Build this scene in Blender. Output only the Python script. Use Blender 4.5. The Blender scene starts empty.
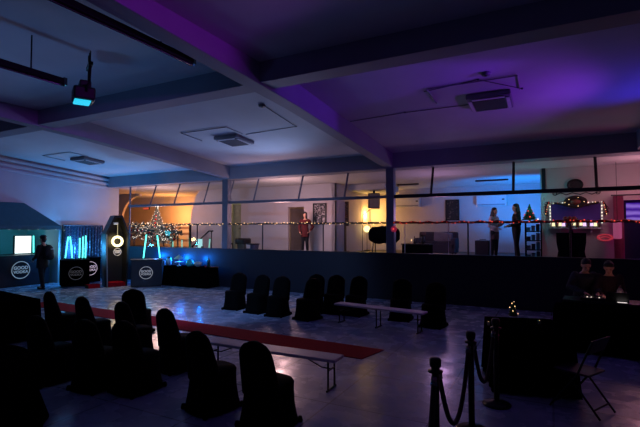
import bpy, bmesh, math, random
from mathutils import Vector, Matrix, Euler
random.seed(7)
S = bpy.context.scene
COL = S.collection
PI = math.pi

# ------------------------------------------------------------------ camera and survey helper
FPX, HC = 437.0, 2.1
YAW, PIT = math.atan(230 / 437.3), math.atan(16 / 437.0)
cam_d = bpy.data.cameras.new('camera'); cam_d.sensor_width = 36; cam_d.lens = FPX / 640 * 36
cam_d.clip_end = 200
cam = bpy.data.objects.new('camera', cam_d); COL.objects.link(cam)
cam.location = (0, 0, HC); cam.rotation_euler = (PI / 2 + PIT, 0, YAW)
S.camera = cam
S.view_settings.view_transform = 'Standard'
S.view_settings.look = 'None'
S.view_settings.gamma = 1
S.view_settings.use_curve_mapping = False
S.view_settings.exposure = 0

def _ray(px, py):
    a = (px - 320) / FPX; b = -(py - 213.5) / FPX
    fw = math.cos(PIT) - b * math.sin(PIT); up = math.sin(PIT) + b * math.cos(PIT)
    return (a * math.cos(YAW) - fw * math.sin(YAW), a * math.sin(YAW) + fw * math.cos(YAW), up)
def F(px, py, z=0.0):                      # survey: point of the level z
    r = _ray(px, py); t = (z - HC) / r[2]; return (r[0] * t, r[1] * t)
def W(px, py, Y):                          # survey: (x, z) on a wall at depth Y
    r = _ray(px, py); t = Y / r[1]; return (r[0] * t, HC + r[2] * t)
def V(px, py, X):                          # survey: (y, z) on a side wall at X
    r = _ray(px, py); t = X / r[0]; return (r[1] * t, HC + r[2] * t)

# ------------------------------------------------------------------ materials
def lin(c):
    return tuple(((v / 255) / 12.92 if v / 255 <= .04045 else ((v / 255 + .055) / 1.055) ** 2.4) for v in c) + (1,)
MATS = {}
def mat(name, rgb, rough=.6, metal=0, var=.12, scale=8, bump=0, spec=.5, sheen=0):
    if name in MATS: return MATS[name]
    m = bpy.data.materials.new(name); m.use_nodes = True; nt = m.node_tree
    b = nt.nodes['Principled BSDF']; c = lin(rgb)
    b.inputs['Roughness'].default_value = rough; b.inputs['Metallic'].default_value = metal
    b.inputs['Specular IOR Level'].default_value = spec
    if sheen: b.inputs['Sheen Weight'].default_value = sheen
    tc = nt.nodes.new('ShaderNodeTexCoord')
    nz = nt.nodes.new('ShaderNodeTexNoise'); nz.inputs['Scale'].default_value = scale; nz.inputs['Detail'].default_value = 4
    nt.links.new(tc.outputs['Object'], nz.inputs['Vector'])
    rp = nt.nodes.new('ShaderNodeValToRGB')
    rp.color_ramp.elements[0].position = .3; rp.color_ramp.elements[1].position = .7
    rp.color_ramp.elements[0].color = tuple(v * (1 - var) for v in c[:3]) + (1,)
    rp.color_ramp.elements[1].color = tuple(min(1, v * (1 + var)) for v in c[:3]) + (1,)
    nt.links.new(nz.outputs['Fac'], rp.inputs['Fac']); nt.links.new(rp.outputs['Color'], b.inputs['Base Color'])
    if bump:
        bp = nt.nodes.new('ShaderNodeBump'); bp.inputs['Strength'].default_value = bump; bp.inputs['Distance'].default_value = .02
        nt.links.new(nz.outputs['Fac'], bp.inputs['Height']); nt.links.new(bp.outputs['Normal'], b.inputs['Normal'])
    MATS[name] = m; return m
def glow(name, rgb, strength, base=None):
    if name in MATS: return MATS[name]
    m = bpy.data.materials.new(name); m.use_nodes = True; b = m.node_tree.nodes['Principled BSDF']
    b.inputs['Base Color'].default_value = lin(base or (60, 60, 60)); b.inputs['Emission Color'].default_value = lin(rgb)
    b.inputs['Emission Strength'].default_value = strength
    MATS[name] = m; return m
def glass_mat(name='pane_glass', tint=(240, 246, 248), refl=1.0):
    if name in MATS: return MATS[name]
    m = bpy.data.materials.new(name); m.use_nodes = True; nt = m.node_tree; nt.nodes.clear()
    o = nt.nodes.new('ShaderNodeOutputMaterial'); t = nt.nodes.new('ShaderNodeBsdfTransparent'); t.inputs['Color'].default_value = lin(tint)
    g = nt.nodes.new('ShaderNodeBsdfGlossy'); g.inputs['Roughness'].default_value = .03
    fr = nt.nodes.new('ShaderNodeFresnel'); ge = nt.nodes.new('ShaderNodeNewGeometry'); mr = nt.nodes.new('ShaderNodeMapRange')
    mr.inputs['To Min'].default_value = 1.25; mr.inputs['To Max'].default_value = .8      # same mirror strength from both faces of the sheet
    nt.links.new(ge.outputs['Backfacing'], mr.inputs['Value']); nt.links.new(mr.outputs[0], fr.inputs['IOR'])
    mx = nt.nodes.new('ShaderNodeMixShader')
    nt.links.new(fr.outputs[0], mx.inputs[0]); nt.links.new(t.outputs[0], mx.inputs[1]); nt.links.new(g.outputs[0], mx.inputs[2])
    nt.links.new(mx.outputs[0], o.inputs['Surface']); MATS[name] = m; return m

def floor_mat():
    m = bpy.data.materials.new('polished_concrete'); m.use_nodes = True; nt = m.node_tree; N = nt.nodes.new; L = nt.links.new
    b = nt.nodes['Principled BSDF']; tc = N('ShaderNodeTexCoord')
    n1 = N('ShaderNodeTexNoise'); n1.inputs['Scale'].default_value = 1.1; n1.inputs['Detail'].default_value = 6; n1.inputs['Roughness'].default_value = .65
    L(tc.outputs['Object'], n1.inputs['Vector'])
    rp = N('ShaderNodeValToRGB'); rp.color_ramp.elements[0].position = .32; rp.color_ramp.elements[1].position = .72
    rp.color_ramp.elements[0].color = lin((126, 140, 168)); rp.color_ramp.elements[1].color = lin((182, 196, 222))
    L(n1.outputs['Fac'], rp.inputs['Fac'])
    # joints of the slabs
    br = N('ShaderNodeTexBrick'); br.offset = 0; br.inputs['Scale'].default_value = 1; br.inputs['Brick Width'].default_value = 1.2; br.inputs['Row Height'].default_value = 1.2
    br.inputs['Mortar Size'].default_value = .012; br.inputs['Color1'].default_value = (1, 1, 1, 1); br.inputs['Color2'].default_value = (.86, .86, .86, 1); br.inputs['Mortar'].default_value = (.45, .45, .45, 1)
    L(tc.outputs['Object'], br.inputs['Vector'])
    mx = N('ShaderNodeMix'); mx.data_type = 'RGBA'; mx.blend_type = 'MULTIPLY'; mx.inputs[0].default_value = 1
    L(rp.outputs['Color'], mx.inputs[6]); L(br.outputs['Color'], mx.inputs[7]); L(mx.outputs[2], b.inputs['Base Color'])
    n2 = N('ShaderNodeTexNoise'); n2.inputs['Scale'].default_value = 3.2; n2.inputs['Detail'].default_value = 5
    L(tc.outputs['Object'], n2.inputs['Vector'])
    mr = N('ShaderNodeMapRange'); mr.inputs['From Min'].default_value = .3; mr.inputs['From Max'].default_value = .7; mr.inputs['To Min'].default_value = .14; mr.inputs['To Max'].default_value = .36
    L(n2.outputs['Fac'], mr.inputs['Value']); L(mr.outputs[0], b.inputs['Roughness'])
    bp = N('ShaderNodeBump'); bp.inputs['Strength'].default_value = .13; bp.inputs['Distance'].default_value = .02
    L(n2.outputs['Fac'], bp.inputs['Height']); L(bp.outputs['Normal'], b.inputs['Normal'])
    b.inputs['Specular IOR Level'].default_value = .6
    MATS['polished_concrete'] = m; return m
def sequin_mat():
    m = bpy.data.materials.new('sequin_cloth'); m.use_nodes = True; nt = m.node_tree; N = nt.nodes.new; L = nt.links.new
    b = nt.nodes['Principled BSDF']; tc = N('ShaderNodeTexCoord'); v = N('ShaderNodeTexVoronoi'); v.inputs['Scale'].default_value = 22
    L(tc.outputs['Object'], v.inputs['Vector'])
    sp = N('ShaderNodeSeparateColor'); L(v.outputs['Color'], sp.inputs[0])
    gt = N('ShaderNodeMath'); gt.operation = 'GREATER_THAN'; gt.inputs[1].default_value = .84; L(sp.outputs[0], gt.inputs[0])
    mx = N('ShaderNodeMix'); mx.data_type = 'RGBA'; mx.inputs[6].default_value = lin((62, 70, 92)); mx.inputs[7].default_value = lin((150, 156, 172))
    L(gt.outputs[0], mx.inputs[0]); L(mx.outputs[2], b.inputs['Base Color'])
    L(gt.outputs[0], b.inputs['Metallic'])
    b.inputs['Roughness'].default_value = .35
    bp = N('ShaderNodeBump'); bp.inputs['Strength'].default_value = .8; L(sp.outputs[1], bp.inputs['Height']); L(bp.outputs['Normal'], b.inputs['Normal'])
    MATS['sequin_cloth'] = m; return m

M_ceil = mat('ceiling_paint', (196, 197, 202), .85, var=.05, scale=1.2)
M_wall = mat('wall_paint', (190, 190, 196), .8, var=.05, scale=1.5)
M_beam = mat('beam_paint', (138, 140, 152), .7, var=.05, scale=2)
M_low = mat('navy_wall_paint', (9, 18, 36), .55, var=.12, scale=2)
M_steel = mat('grey_frame_steel', (104, 108, 122), .5, .2, var=.06)
M_dframe = mat('dark_frame_steel', (34, 34, 42), .5, .3, var=.06)
M_inwall = mat('inner_wall_paint', (196, 186, 186), .8, var=.04, scale=1.5)
M_inceil = mat('inner_ceiling_paint', (205, 200, 198), .85, var=.04)
M_plat = mat('platform_boards', (72, 60, 54), .5, var=.2, scale=3)
M_floor = floor_mat(); M_seq = sequin_mat(); M_glass = glass_mat()
M_spandex = mat('black_spandex', (6, 6, 7), .9, var=.2, scale=30, bump=.1, spec=.06)
M_black = mat('black_plastic', (12, 12, 14), .5, var=.15)
M_blkcloth = mat('black_cloth', (6, 6, 7), 1.0, var=.2, scale=25, spec=.0)
M_blkmetal = mat('black_metal', (16, 16, 19), .4, .6, var=.1)
M_white = mat('white_plastic', (205, 205, 208), .5, var=.05)
M_bench = mat('bench_plastic', (196, 192, 196), .45, var=.05)
M_red = mat('red_carpet', (150, 10, 30), .95, var=.2, scale=40, bump=.3, spec=.1)
M_chrome = mat('dark_chrome', (110, 108, 106), .25, 1, var=.05)
M_velvet = mat('dark_velvet', (30, 8, 12), .9, var=.2, sheen=.1)
M_wood = mat('brown_wood', (92, 58, 36), .5, var=.25, scale=6)
M_skin = mat('skin', (196, 148, 122), .55, var=.06)
M_hair = mat('dark_hair', (24, 18, 16), .6, var=.3, scale=40)
M_green = mat('fir_green', (32, 66, 40), .8, var=.4, scale=30)
M_logo = glow('self_lit_logo_white', (150, 178, 198), .42, (150, 150, 155))  # plain white paint; its emission imitates light falling on the logos
M_teal = glow('teal_led', (90, 255, 240), 2.6)
M_cyanlens = glow('cyan_lens', (40, 200, 235), 1.1)
M_warmbulb = glow('warm_bulb', (255, 205, 140), 2.2)
M_redbulb = glow('red_bulb', (255, 70, 50), 1.1)
M_whitebulb = glow('white_bulb', (255, 235, 215), 2.0)
M_lightbox = glow('lightbox_white', (235, 255, 250), 1.8)

# ------------------------------------------------------------------ mesh builder
class MB:
    def __init__(s): s.bm = bmesh.new()
    def add(s, verts, faces):
        vs = [s.bm.verts.new(v) for v in verts]
        for f in faces:
            try: s.bm.faces.new([vs[i] for i in f])
            except ValueError: pass
        return s
    def box(s, c, d, rot=(0, 0, 0)):
        R = Euler(rot).to_matrix(); c = Vector(c); h = [x / 2 for x in d]
        v = [c + R @ Vector((x * h[0], y * h[1], z * h[2])) for x in (-1, 1) for y in (-1, 1) for z in (-1, 1)]
        return s.add(v, [(0, 1, 3, 2), (4, 6, 7, 5), (0, 4, 5, 1), (2, 3, 7, 6), (0, 2, 6, 4), (1, 5, 7, 3)])
    def span(s, a, b):
        return s.box([(a[i] + b[i]) / 2 for i in range(3)], [abs(b[i] - a[i]) for i in range(3)])
    def loft(s, rings, cap=True, closed=True):
        n = len(rings[0]); vs = [[s.bm.verts.new(p) for p in r] for r in rings]
        for a, b in zip(vs, vs[1:]):
            for i in range(n if closed else n - 1):
                j = (i + 1) % n
                try: s.bm.faces.new((a[i], a[j], b[j], b[i]))
                except ValueError: pass
        if cap and closed:
            for r, rev in ((vs[0], True), (vs[-1], False)):
                try: s.bm.faces.new(r[::-1] if rev else r)
                except ValueError: pass
        return s
    def cyl(s, p0, p1, r0, r1=None, seg=12):
        return s.tube([p0, p1], [r0, r0 if r1 is None else r1], seg)
    def tube(s, pts, r, seg=8):
        pts = [Vector(p) for p in pts]; rings = []
        if not isinstance(r, (list, tuple)): r = [r] * len(pts)
        prev = None
        for i, p in enumerate(pts):
            d = (pts[min(i + 1, len(pts) - 1)] - pts[max(i - 1, 0)]).normalized()
            u = prev if prev else (Vector((0, 0, 1)) if abs(d.z) < .9 else Vector((1, 0, 0)))
            u = (u - d * u.dot(d)).normalized(); w = d.cross(u); prev = u
            rings.append([p + (u * math.cos(2 * PI * k / seg) + w * math.sin(2 * PI * k / seg)) * r[i] for k in range(seg)])
        return s.loft(rings)
    def lathe(s, prof, c=(0, 0, 0), seg=20):
        return s.loft([[(c[0] + r * math.cos(2 * PI * k / seg), c[1] + r * math.sin(2 * PI * k / seg), c[2] + z) for k in range(seg)] for r, z in prof])
    def ball(s, c, r, seg=12):
        if not isinstance(r, (tuple, list)): r = (r, r, r)
        rings = []
        for i in range(seg // 2 + 1):
            a = -PI / 2 + PI * i / (seg // 2); q = max(math.cos(a), .02)
            rings.append([(c[0] + r[0] * q * math.cos(2 * PI * k / seg), c[1] + r[1] * q * math.sin(2 * PI * k / seg), c[2] + r[2] * math.sin(a)) for k in range(seg)])
        return s.loft(rings)
    def prism(s, poly, fn0, fn1):          # outline extruded between two placements
        a = [s.bm.verts.new(fn0(*p)) for p in poly]; b = [s.bm.verts.new(fn1(*p)) for p in poly]; n = len(poly)
        s.bm.faces.new(a); s.bm.faces.new(b[::-1])
        for i in range(n): s.bm.faces.new((a[i], b[i], b[(i + 1) % n], a[(i + 1) % n]))
        return s
    def torus(s, c, R, r, axis='Y', seg=28, sub=8, sx=1):
        pts = []
        for k in range(seg):
            a = 2 * PI * k / seg; ring = []
            for j in range(sub):
                b = 2 * PI * j / sub; q = R + r * math.cos(b); h = r * math.sin(b)
                p = (q * math.cos(a) * sx, h, q * math.sin(a)) if axis == 'Y' else (q * math.cos(a), q * math.sin(a), h)
                ring.append((c[0] + p[0], c[1] + p[1], c[2] + p[2]))
            pts.append(ring)
        pts.append(pts[0]); return s.loft(pts, cap=False)
    def build(s, name, m, parent=None, smooth=False, bevel=0, sub=0, loc=None, rot=None):
        bmesh.ops.remove_doubles(s.bm, verts=s.bm.verts, dist=1e-5)
        bmesh.ops.recalc_face_normals(s.bm, faces=s.bm.faces)
        me = bpy.data.meshes.new(name); s.bm.to_mesh(me); s.bm.free()
        return link_mesh(name, me, m, parent, smooth, bevel, sub, loc, rot)
def link_mesh(name, me, m, parent=None, smooth=False, bevel=0, sub=0, loc=None, rot=None):
    o = bpy.data.objects.new(name, me); COL.objects.link(o)
    me.materials.clear(); me.materials.append(m)
    if smooth:
        for p in me.polygons: p.use_smooth = True
    if bevel:
        b = o.modifiers.new('bevel', 'BEVEL'); b.width = bevel; b.segments = 2; b.limit_method = 'ANGLE'
    if sub:
        b = o.modifiers.new('sub', 'SUBSURF'); b.levels = b.render_levels = sub
    if loc is not None: o.location = loc
    if rot is not None: o.rotation_euler = rot
    if parent: o.parent = parent
    return o
def thing(name, label, cat, loc=(0, 0, 0), rz=0, group=None):
    o = bpy.data.objects.new(name, None); COL.objects.link(o); o.empty_display_size = .1
    o.location = loc; o.rotation_euler = (0, 0, rz); tag(o, label, cat, group); return o
def tag(o, label, cat, group=None):
    o['label'] = label; o['category'] = cat
    if group: o['group'] = group
    return o
def struct(name, mb, m, **k):
    o = mb.build(name, m, **k)
    if not k.get('parent'): o['kind'] = 'structure'
    return o
def dup(root, loc, rz, label, group=None):
    r = root.copy(); COL.objects.link(r); r.location = loc; r.rotation_euler = (0, 0, rz); r['label'] = label
    if group: r['group'] = group
    for ch in list(root.children):
        c = ch.copy(); COL.objects.link(c); c.parent = r
        for g in list(ch.children):
            d = g.copy(); COL.objects.link(d); d.parent = c
    return r
def text_mesh(body, size, depth=.002):
    cu = bpy.data.curves.new('t', 'FONT'); cu.body = body; cu.size = size; cu.extrude = depth; cu.align_x = 'CENTER'; cu.align_y = 'CENTER'
    cu.offset = size * .025
    o = bpy.data.objects.new('t', cu); COL.objects.link(o)
    me = bpy.data.meshes.new_from_object(o.evaluated_get(bpy.context.evaluated_depsgraph_get()))
    bpy.data.objects.remove(o); return me
def lamp(kind, loc, energy, rgb, size=.08, target=None, angle=60, blend=.6):
    d = bpy.data.lights.new('lamp_light', kind); d.energy = energy; d.color = lin(rgb)[:3]
    if kind == 'AREA': d.size = size
    else: d.shadow_soft_size = size
    if kind == 'SPOT': d.spot_size = math.radians(angle); d.spot_blend = blend
    o = bpy.data.objects.new('lamp_light', d); COL.objects.link(o); o.location = loc
    if target: o.rotation_euler = (Vector(target) - Vector(loc)).to_track_quat('-Z', 'Y').to_euler()
    return o

# ================================================================== SETTING
D = 12.6                                    # face of the raised platform
XL, XR = -17.2, 8.4
def ceil_z(y): return 4.40 + .078 * (12.6 - max(y, 7.0))       # slopes to the platform, level over the near bays
def beam_z(y): return 3.98 + .078 * (12.6 - y) if y > 7 else min(4.417 + .045 * (7 - y), 4.76)
struct('floor', MB().span((-20.5, -3, -.1), (XR, D + .1, 0)), M_floor)
y0, y1 = -3, 13.1
struct('ceiling', MB().prism([(y0, ceil_z(y0)), (7, ceil_z(7)), (y1, ceil_z(y1)), (y1, ceil_z(y1) + .15), (7, ceil_z(7) + .15), (y0, ceil_z(y0) + .15)],
                             lambda y, z: (XL - .2, y, z), lambda y, z: (XR, y, z)), M_ceil)
def rafter(xc, w, i):
    ya, yb = -3, D
    struct('trim_%d' % i, MB().prism([(ya, beam_z(ya)), (-.6, beam_z(-.6)), (7, beam_z(7)), (yb, beam_z(yb)), (yb, ceil_z(yb) + .05), (7, ceil_z(7) + .05), (ya, ceil_z(ya) + .05)],
                                     lambda y, z: (xc - w / 2, y, z), lambda y, z: (xc + w / 2, y, z)), M_beam, bevel=.01)
rafter(-10.5, .3, 1); rafter(-4.3, .3, 2); rafter(2.0, .3, 3)
struct('trim_4', MB().span((XL, 5.78, 4.5), (XR, 6.17, 4.95)), M_beam, bevel=.01)
struct('trim_5', MB().span((XL, D - .02, 3.94), (XR, D + .55, 4.55)), M_beam, bevel=.01)
# posts of the partition
for i, (px, w) in enumerate(((225, .26), (390, .24))):
    x = W(px, 220, D)[0]
    struct('trim_%d' % (6 + i), MB().span((x - w / 2, D - .02, 1.40), (x + w / 2, D + .2, 3.95)), M_steel, bevel=.01)
# low front wall of the platform, dark navy, and its floor
struct('wall_back', MB().span((XL, D, 0), (XR, D + .14, 1.39)).span((XL, D - .015, 1.34), (XR, D + .15, 1.40)), M_low)
struct('floor_platform', MB().span((-24, D + .14, 1.0), (XR, 20.2, 1.15)), M_plat)
# left wall with the bar hatch in it
aY0, aY1, aZ = 5.2, 10.5, 2.28
wl = MB().span((XL - .2, -3, 0), (XL, aY0, 5.7)).span((XL - .2, aY1, 0), (XL, D + .6, 5.0)).span((XL - .2, aY0, aZ), (XL, aY1, 5.7))
wl.span((XL - 2.4, aY0 - .1, 0), (XL - 2.2, aY1 + .1, 2.6)).span((XL - 2.2, aY0 - .2, 0), (XL - .2, aY0, 2.6)).span((XL - 2.2, aY1, 0), (XL - .2, aY1 + .2, 2.6)).span((XL - 2.2, aY0, aZ + .05), (XL - .2, aY1, 2.6))
struct('wall_left', wl, M_wall)
bands = MB()
for k, dz in enumerate((.10, .27, .43)):
    bands.prism([(-3, 4.40 + .078 * 8.5 - dz - .09), (4.1, 4.40 + .078 * 8.5 - dz - .09), (D, ceil_z(D) - dz - .09), (D, ceil_z(D) - dz), (4.1, 4.40 + .078 * 8.5 - dz), (-3, 4.40 + .078 * 8.5 - dz)],
                lambda y, z: (XL - .02, y, z), lambda y, z, k=k: (XL + .16 - .05 * k, y, z))
struct('trim_8', bands, M_wall, bevel=.01)
struct('wall_right', MB().span((XR, -3, 0), (XR + .2, 13.2, 6)), M_wall)

# glazing: leaning upper lights, upright lower lights
LEAN = .33; ZM = 3.09; ZT = 3.97
upx = [-15.8, -14.6, -13.25, -11.7, -10.5, -9.36, -7.5, -5.8, -4.3, -3.04, -.85, 1.04, 3.0, 5.2, 8.3]
for i, (a, b) in enumerate(zip(upx, upx[1:])):
    f = MB()
    f.cyl((b, D + .08, ZM), (b, D + .08 + LEAN, ZT), .035, seg=4)
    fr = struct('window_%d' % (i + 1), f, M_steel if i < 8 else M_dframe)
    pn = MB(); t = .004
    pn.prism([(0, ZM), (LEAN, ZT), (LEAN + t * 2, ZT), (t * 2, ZM)], lambda y, z: (a + .03, D + .08 + y, z), lambda y, z: (b - .03, D + .08 + y, z))
    pn.build('pane', M_glass, fr)
mid = MB().span((-15.85, D + .03, ZM - .045), (-4.3, D + .12, ZM + .045)).cyl((-15.8, D + .08, 1.39), (-15.8, D + .08, ZT - .05), .035, seg=6)
struct('trim_9', mid, M_steel)
struct('trim_10', MB().span((-4.3, D + .03, ZM - .05), (XR, D + .12, ZM + .05)), M_dframe)
lowx = [-15.8, -12.0, -10.5, -8.95, -6.55, -4.3, -2.02, .45, 3.1, 5.7, 8.3]
for i, (a, b) in enumerate(zip(lowx, lowx[1:])):
    f = MB().span((a + .02, D + .076, 1.40), (b - .02, D + .084, 2.29))
    struct('window_%d' % (20 + i), f, M_glass)
rails = MB().cyl((-15.8, D + .08, 2.30), (XR, D + .08, 2.30), .028, seg=8)
for x in lowx[1:8]: rails.cyl((x, D + .08, 1.39), (x, D + .08, 2.3), .022, seg=8)
struct('trim_11', rails, M_dframe)
thin = MB()
for px in (404, 448, 490, 571): x = W(px, 240, D)[0]; thin.span((x - .008, D + .066, 1.40), (x + .008, D + .09, 2.27))
struct('trim_12', thin, M_white)

# ---- rooms on the platform
ZC = 3.95
YA, YB, YM = 15.6, 19.5, 14.9
XA = W(335, 220, YA)[0]; XM = W(541, 220, YM)[0]
def wall_holes(name, x0, x1, y, holes, m, t=.14, z0=1.15, z1=ZC, extra=None):
    mb = MB(); cur = x0
    for (a, b, zb, zt) in holes:
        mb.span((cur, y, z0), (a, y + t, z1))
        if zt < z1: mb.span((a, y, zt), (b, y + t, z1))
        if zb > z0: mb.span((a, y, z0), (b, y + t, zb))
        cur = b
    mb.span((cur, y, z0), (x1, y + t, z1))
    if extra: extra(mb)
    return struct(name, mb, m)
a0, a1 = W(121, 220, YA)[0], W(201, 220, YA)[0]
d0, d1 = W(230, 220, YA)[0], W(241, 220, YA)[0]
e0, e1 = W(288, 220, YA)[0], W(304, 220, YA)[0]
dz = W(236, 203, YA)[1]; ez = W(296, 207, YA)[1]
def arch(mb):
    zt = 3.95
    n = 12; r = 1.4; pts = [(a0, zt)]
    for k in range(n + 1):
        a = PI - PI / 2 * k / n; pts.append((a0 + r + r * math.cos(a), zt - .1 - r * 1.0 + r * math.sin(a)))
    pts.append((a0 + r, zt))
    mb.prism(pts, lambda x, z: (x, YA + .005, z), lambda x, z: (x, YA + .135, z))
    x2 = a1; w = .75
    mb.prism([(x2, 1.15), (x2, zt), (x2 - .05, zt), (x2 - .35, 3.7), (x2 - .62, 2.9), (x2 - w, 1.15)], lambda x, z: (x, YA + .005, z), lambda x, z: (x, YA + .135, z))
wall_holes('wall_platform_left', -24, XA, YA, [(a0, a1, 1.15, 3.94), (d0, d1, 1.15, dz), (e0, e1, 1.15, ez)], M_inwall, extra=arch)
struct('wall_alcove_back', MB().span((-24, 18.2, 1.15), (XA, 18.3, ZC)), M_inwall)
for i, x in enumerate((d0 - .9, (d1 + e0) / 2)):
    struct('wall_corridor' if i == 0 else 'wall_corridor_side', MB().span((x - .05, YA + .14, 1.15), (x + .05, 18.2, ZC)), M_inwall)
struct('wall_return', MB().span((XA - .14, YA, 1.15), (XA, YB, ZC)), M_inwall)
struct('wall_lounge_back', MB().span((XA - .14, YB, 1.15), (XR, YB + .15, ZC)), M_inwall)
g0, g1 = W(617, 220, YM)[0], W(660, 220, YM)[0]
wall_holes('wall_mirror', XM, XR, YM, [(g0, g1, 1.15, W(625, 200, YM)[1])], M_inwall)
struct('wall_lounge_right', MB().span((XM, YM + .14, 1.15), (XM + .14, YB, ZC)), M_inwall)
struct('wall_snug_back', MB().span((XM + .14, 17.4, 1.15), (XR, 17.5, ZC)), M_inwall)
struct('ceiling_platform', MB().span((-24, D + .55, ZC), (XR, 20, ZC + .1)), M_inceil)
struct('wall_platform_end', MB().span((-24.1, D + .1, 1.0), (-24, 20, 4.1)), M_inwall)
# soffit that carries the loudspeaker
struct('trim_13', MB().span((W(356, 190, 17.5)[0], 16.6, 3.72), (W(392, 190, 17.5)[0], 18.4, ZC)), M_inceil)
# ================================================================== HALL FURNITURE
def sq_ring(hw, hd, z, cy=0, n=24, p=3.2):
    r = []
    for k in range(n):
        a = 2 * PI * k / n; c, s = math.cos(a), math.sin(a)
        r.append((hw * math.copysign(abs(c) ** (2 / p), c), cy + hd * math.copysign(abs(s) ** (2 / p), s), z))
    return r
def make_chair(label, group, loc, rz):
    t = thing('covered_chair', label, 'chair', loc, rz, group)       # faces local -Y
    sk = MB(); rings = []
    for z, hw, yf, yb in ((.012, .272, -.29, .31), (.10, .252, -.268, .292), (.24, .234, -.245, .268), (.38, .226, -.238, .25), (.445, .226, -.242, .244), (.475, .21, -.225, .225)):
        rings.append(sq_ring(hw, (yb - yf) / 2, z, (yf + yb) / 2))
    sk.loft(rings); sc = sk.build('seat_cover', M_spandex, t, smooth=True)
    bk = MB(); rings = []
    for k in range(15):                        # the hood: full where it leaves the seat, rounded at the top, back panel stretched straight down
        u = k / 14; z = .36 + .57 * u
        hw = .236 - .010 * u
        if u > .66: q = (u - .66) / .345; hw = .229 * math.sqrt(max(1 - q ** 2.3, .02))
        yb = .262 + .045 * u - .03 * max(0, u - .8) / .2
        yf = yb - .11 - .17 * (1 - u) ** .9
        if u > .9: yf += .03 * (u - .9) / .1
        rings.append(sq_ring(hw, (yb - yf) / 2, z, (yf + yb) / 2, p=2.7))
    bk.loft(rings); bk.build('back_cover', M_spandex, t, smooth=True)
    for sx in (-1, 1):
        for yy in (-.245, .262):
            MB().lathe([(.024, 0), (.03, .02), (.02, .06)], (sx * .225, yy, 0), 10).build('foot_pocket', M_spandex, sc, smooth=True)
    return t
proto = None
def chair(x, y, rz, label, group, z=0):
    global proto
    if proto is None: proto = make_chair(label, group, (x, y, z), rz); return proto
    return dup(proto, (x, y, z), rz, label, group)
FARG = 'covered chairs along the far side of the red carpet'
R = math.radians
ords = ['leftmost', 'second from the left', 'third from the left']
far = [(-7.45, 9.30, 6, 'black covered chair at the left end of the far row before the navy wall'),
       (-6.62, 9.16, -3, 'black covered chair second from the left end of the far row'),
       (-5.93, 9.06, 4, 'black covered chair third from the left end of the far row'),
       (-5.08, 9.02, -12, 'wide looking black covered chair half hiding another, left of the far bench'),
       (-5.42, 9.93, 4, 'black covered chair mostly hidden behind the wide one left of the far bench'),
       (-4.86, 9.98, 5, 'black covered chair standing behind the left tip of the far bench'),
       (-4.28, 10.02, -4, 'black covered chair behind the left half of the far bench'),
       (-3.12, 9.98, 5, 'black covered chair behind the right half of the far bench'),
       (-2.28, 9.62, -6, 'black covered chair at the right end of the far row past the bench')]
for x, y, a, lb in far: chair(x, y, R(a), lb, FARG)
NEARG = 'covered chairs along the near side of the red carpet'
near = [(-2.72, 4.0, 170, 'nearest black covered chair, beside the right end of the near bench'),
        (-3.56, 4.06, 166, 'black covered chair just left of the nearest one at the near bench'),
        (-5.02, 4.93, 166, 'black covered chair with rounded back right of the one standing out of line'),
        (-6.12, 5.05, 166, 'black covered chair of the near row in front of the one out of line'),
        (-7.20, 5.08, 168, 'black covered chair second from the left of the near row, back before the carpet'),
        (-8.32, 5.18, 165, 'black covered chair at the far left of the near row, beside the round table')]
for x, y, a, lb in near: chair(x, y, R(a), lb, NEARG)
for px, py, a, lb in ((138, 389, 178, 'black covered chair in the row nearer the viewer, just left of the near bench chairs'), (98, 386, 184, 'black covered chair in the middle of the row nearer the viewer at the left'), (52, 380, 176, 'black covered chair at the left end of the nearer row by the round table')):
    q = F(px, py); chair(q[0], q[1], R(a), lb, NEARG)
chair(-7.38, 6.15, R(205), 'black covered chair out of line, close to the red carpet beyond the near row', NEARG)

def bench(label, loc, rz, L=2.1, Wd=.30, h=.43):
    t = thing('folding_bench', label, 'bench', loc, rz, 'white folding benches')
    MB().box((0, 0, h - .02), (L, Wd, .04)).build('bench_top', M_bench, t, bevel=.012)
    for s in (-1, 1):
        x = s * (L / 2 - .12)
        for sy in (-1, 1):
            MB().cyl((x, sy * (Wd / 2 - .05), .02), (x, sy * (Wd / 2 - .05), h - .04), .013).build('leg', M_blkmetal, t)
        MB().cyl((x, -Wd / 2 + .01, .014), (x, Wd / 2 - .01, .014), .014).build('foot_bar', M_blkmetal, t)
        MB().cyl((x, -Wd / 2 + .05, h * .62), (x, Wd / 2 - .05, h * .62), .011).build('crossbar', M_blkmetal, t)
        MB().tube([(x, 0, h * .62), (x - s * .14, 0, h - .16), (x - s * .42, 0, h - .05)], .009).build('brace', M_blkmetal, t)
    return t
b1 = bench('white topped folding bench at the far side of the carpet before the covered chairs', (-3.30, 8.98, 0), R(-7))
for sy in (-1, 1): MB().cyl((0, sy * .1, .02), (0, sy * .1, .39), .013).build('leg', M_blkmetal, b1)
MB().cyl((0, -.14, .014), (0, .14, .014), .014).build('foot_bar', M_blkmetal, b1)
bench('white topped folding bench at the near side of the red carpet', (-3.56, 5.20, 0), R(1.5), L=2.2)
c0, c1 = Vector((-2.72, 6.98, 0)), Vector((-13.0, 7.36, 0))
cd = (c1 - c0).normalized(); cn = Vector((-cd.y, cd.x, 0)) * .34
ov = MB().loft([[c0 + cn + Vector((0, 0, z)), c0 - cn + Vector((.12, 0, z)), c1 - cn + Vector((0, 0, z)), c1 + cn + Vector((0, 0, z))] for z in (.001, .012)])
tag(ov.build('carpet_runner', M_red), 'long narrow red carpet runner laid across the hall floor', 'carpet')
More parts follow.
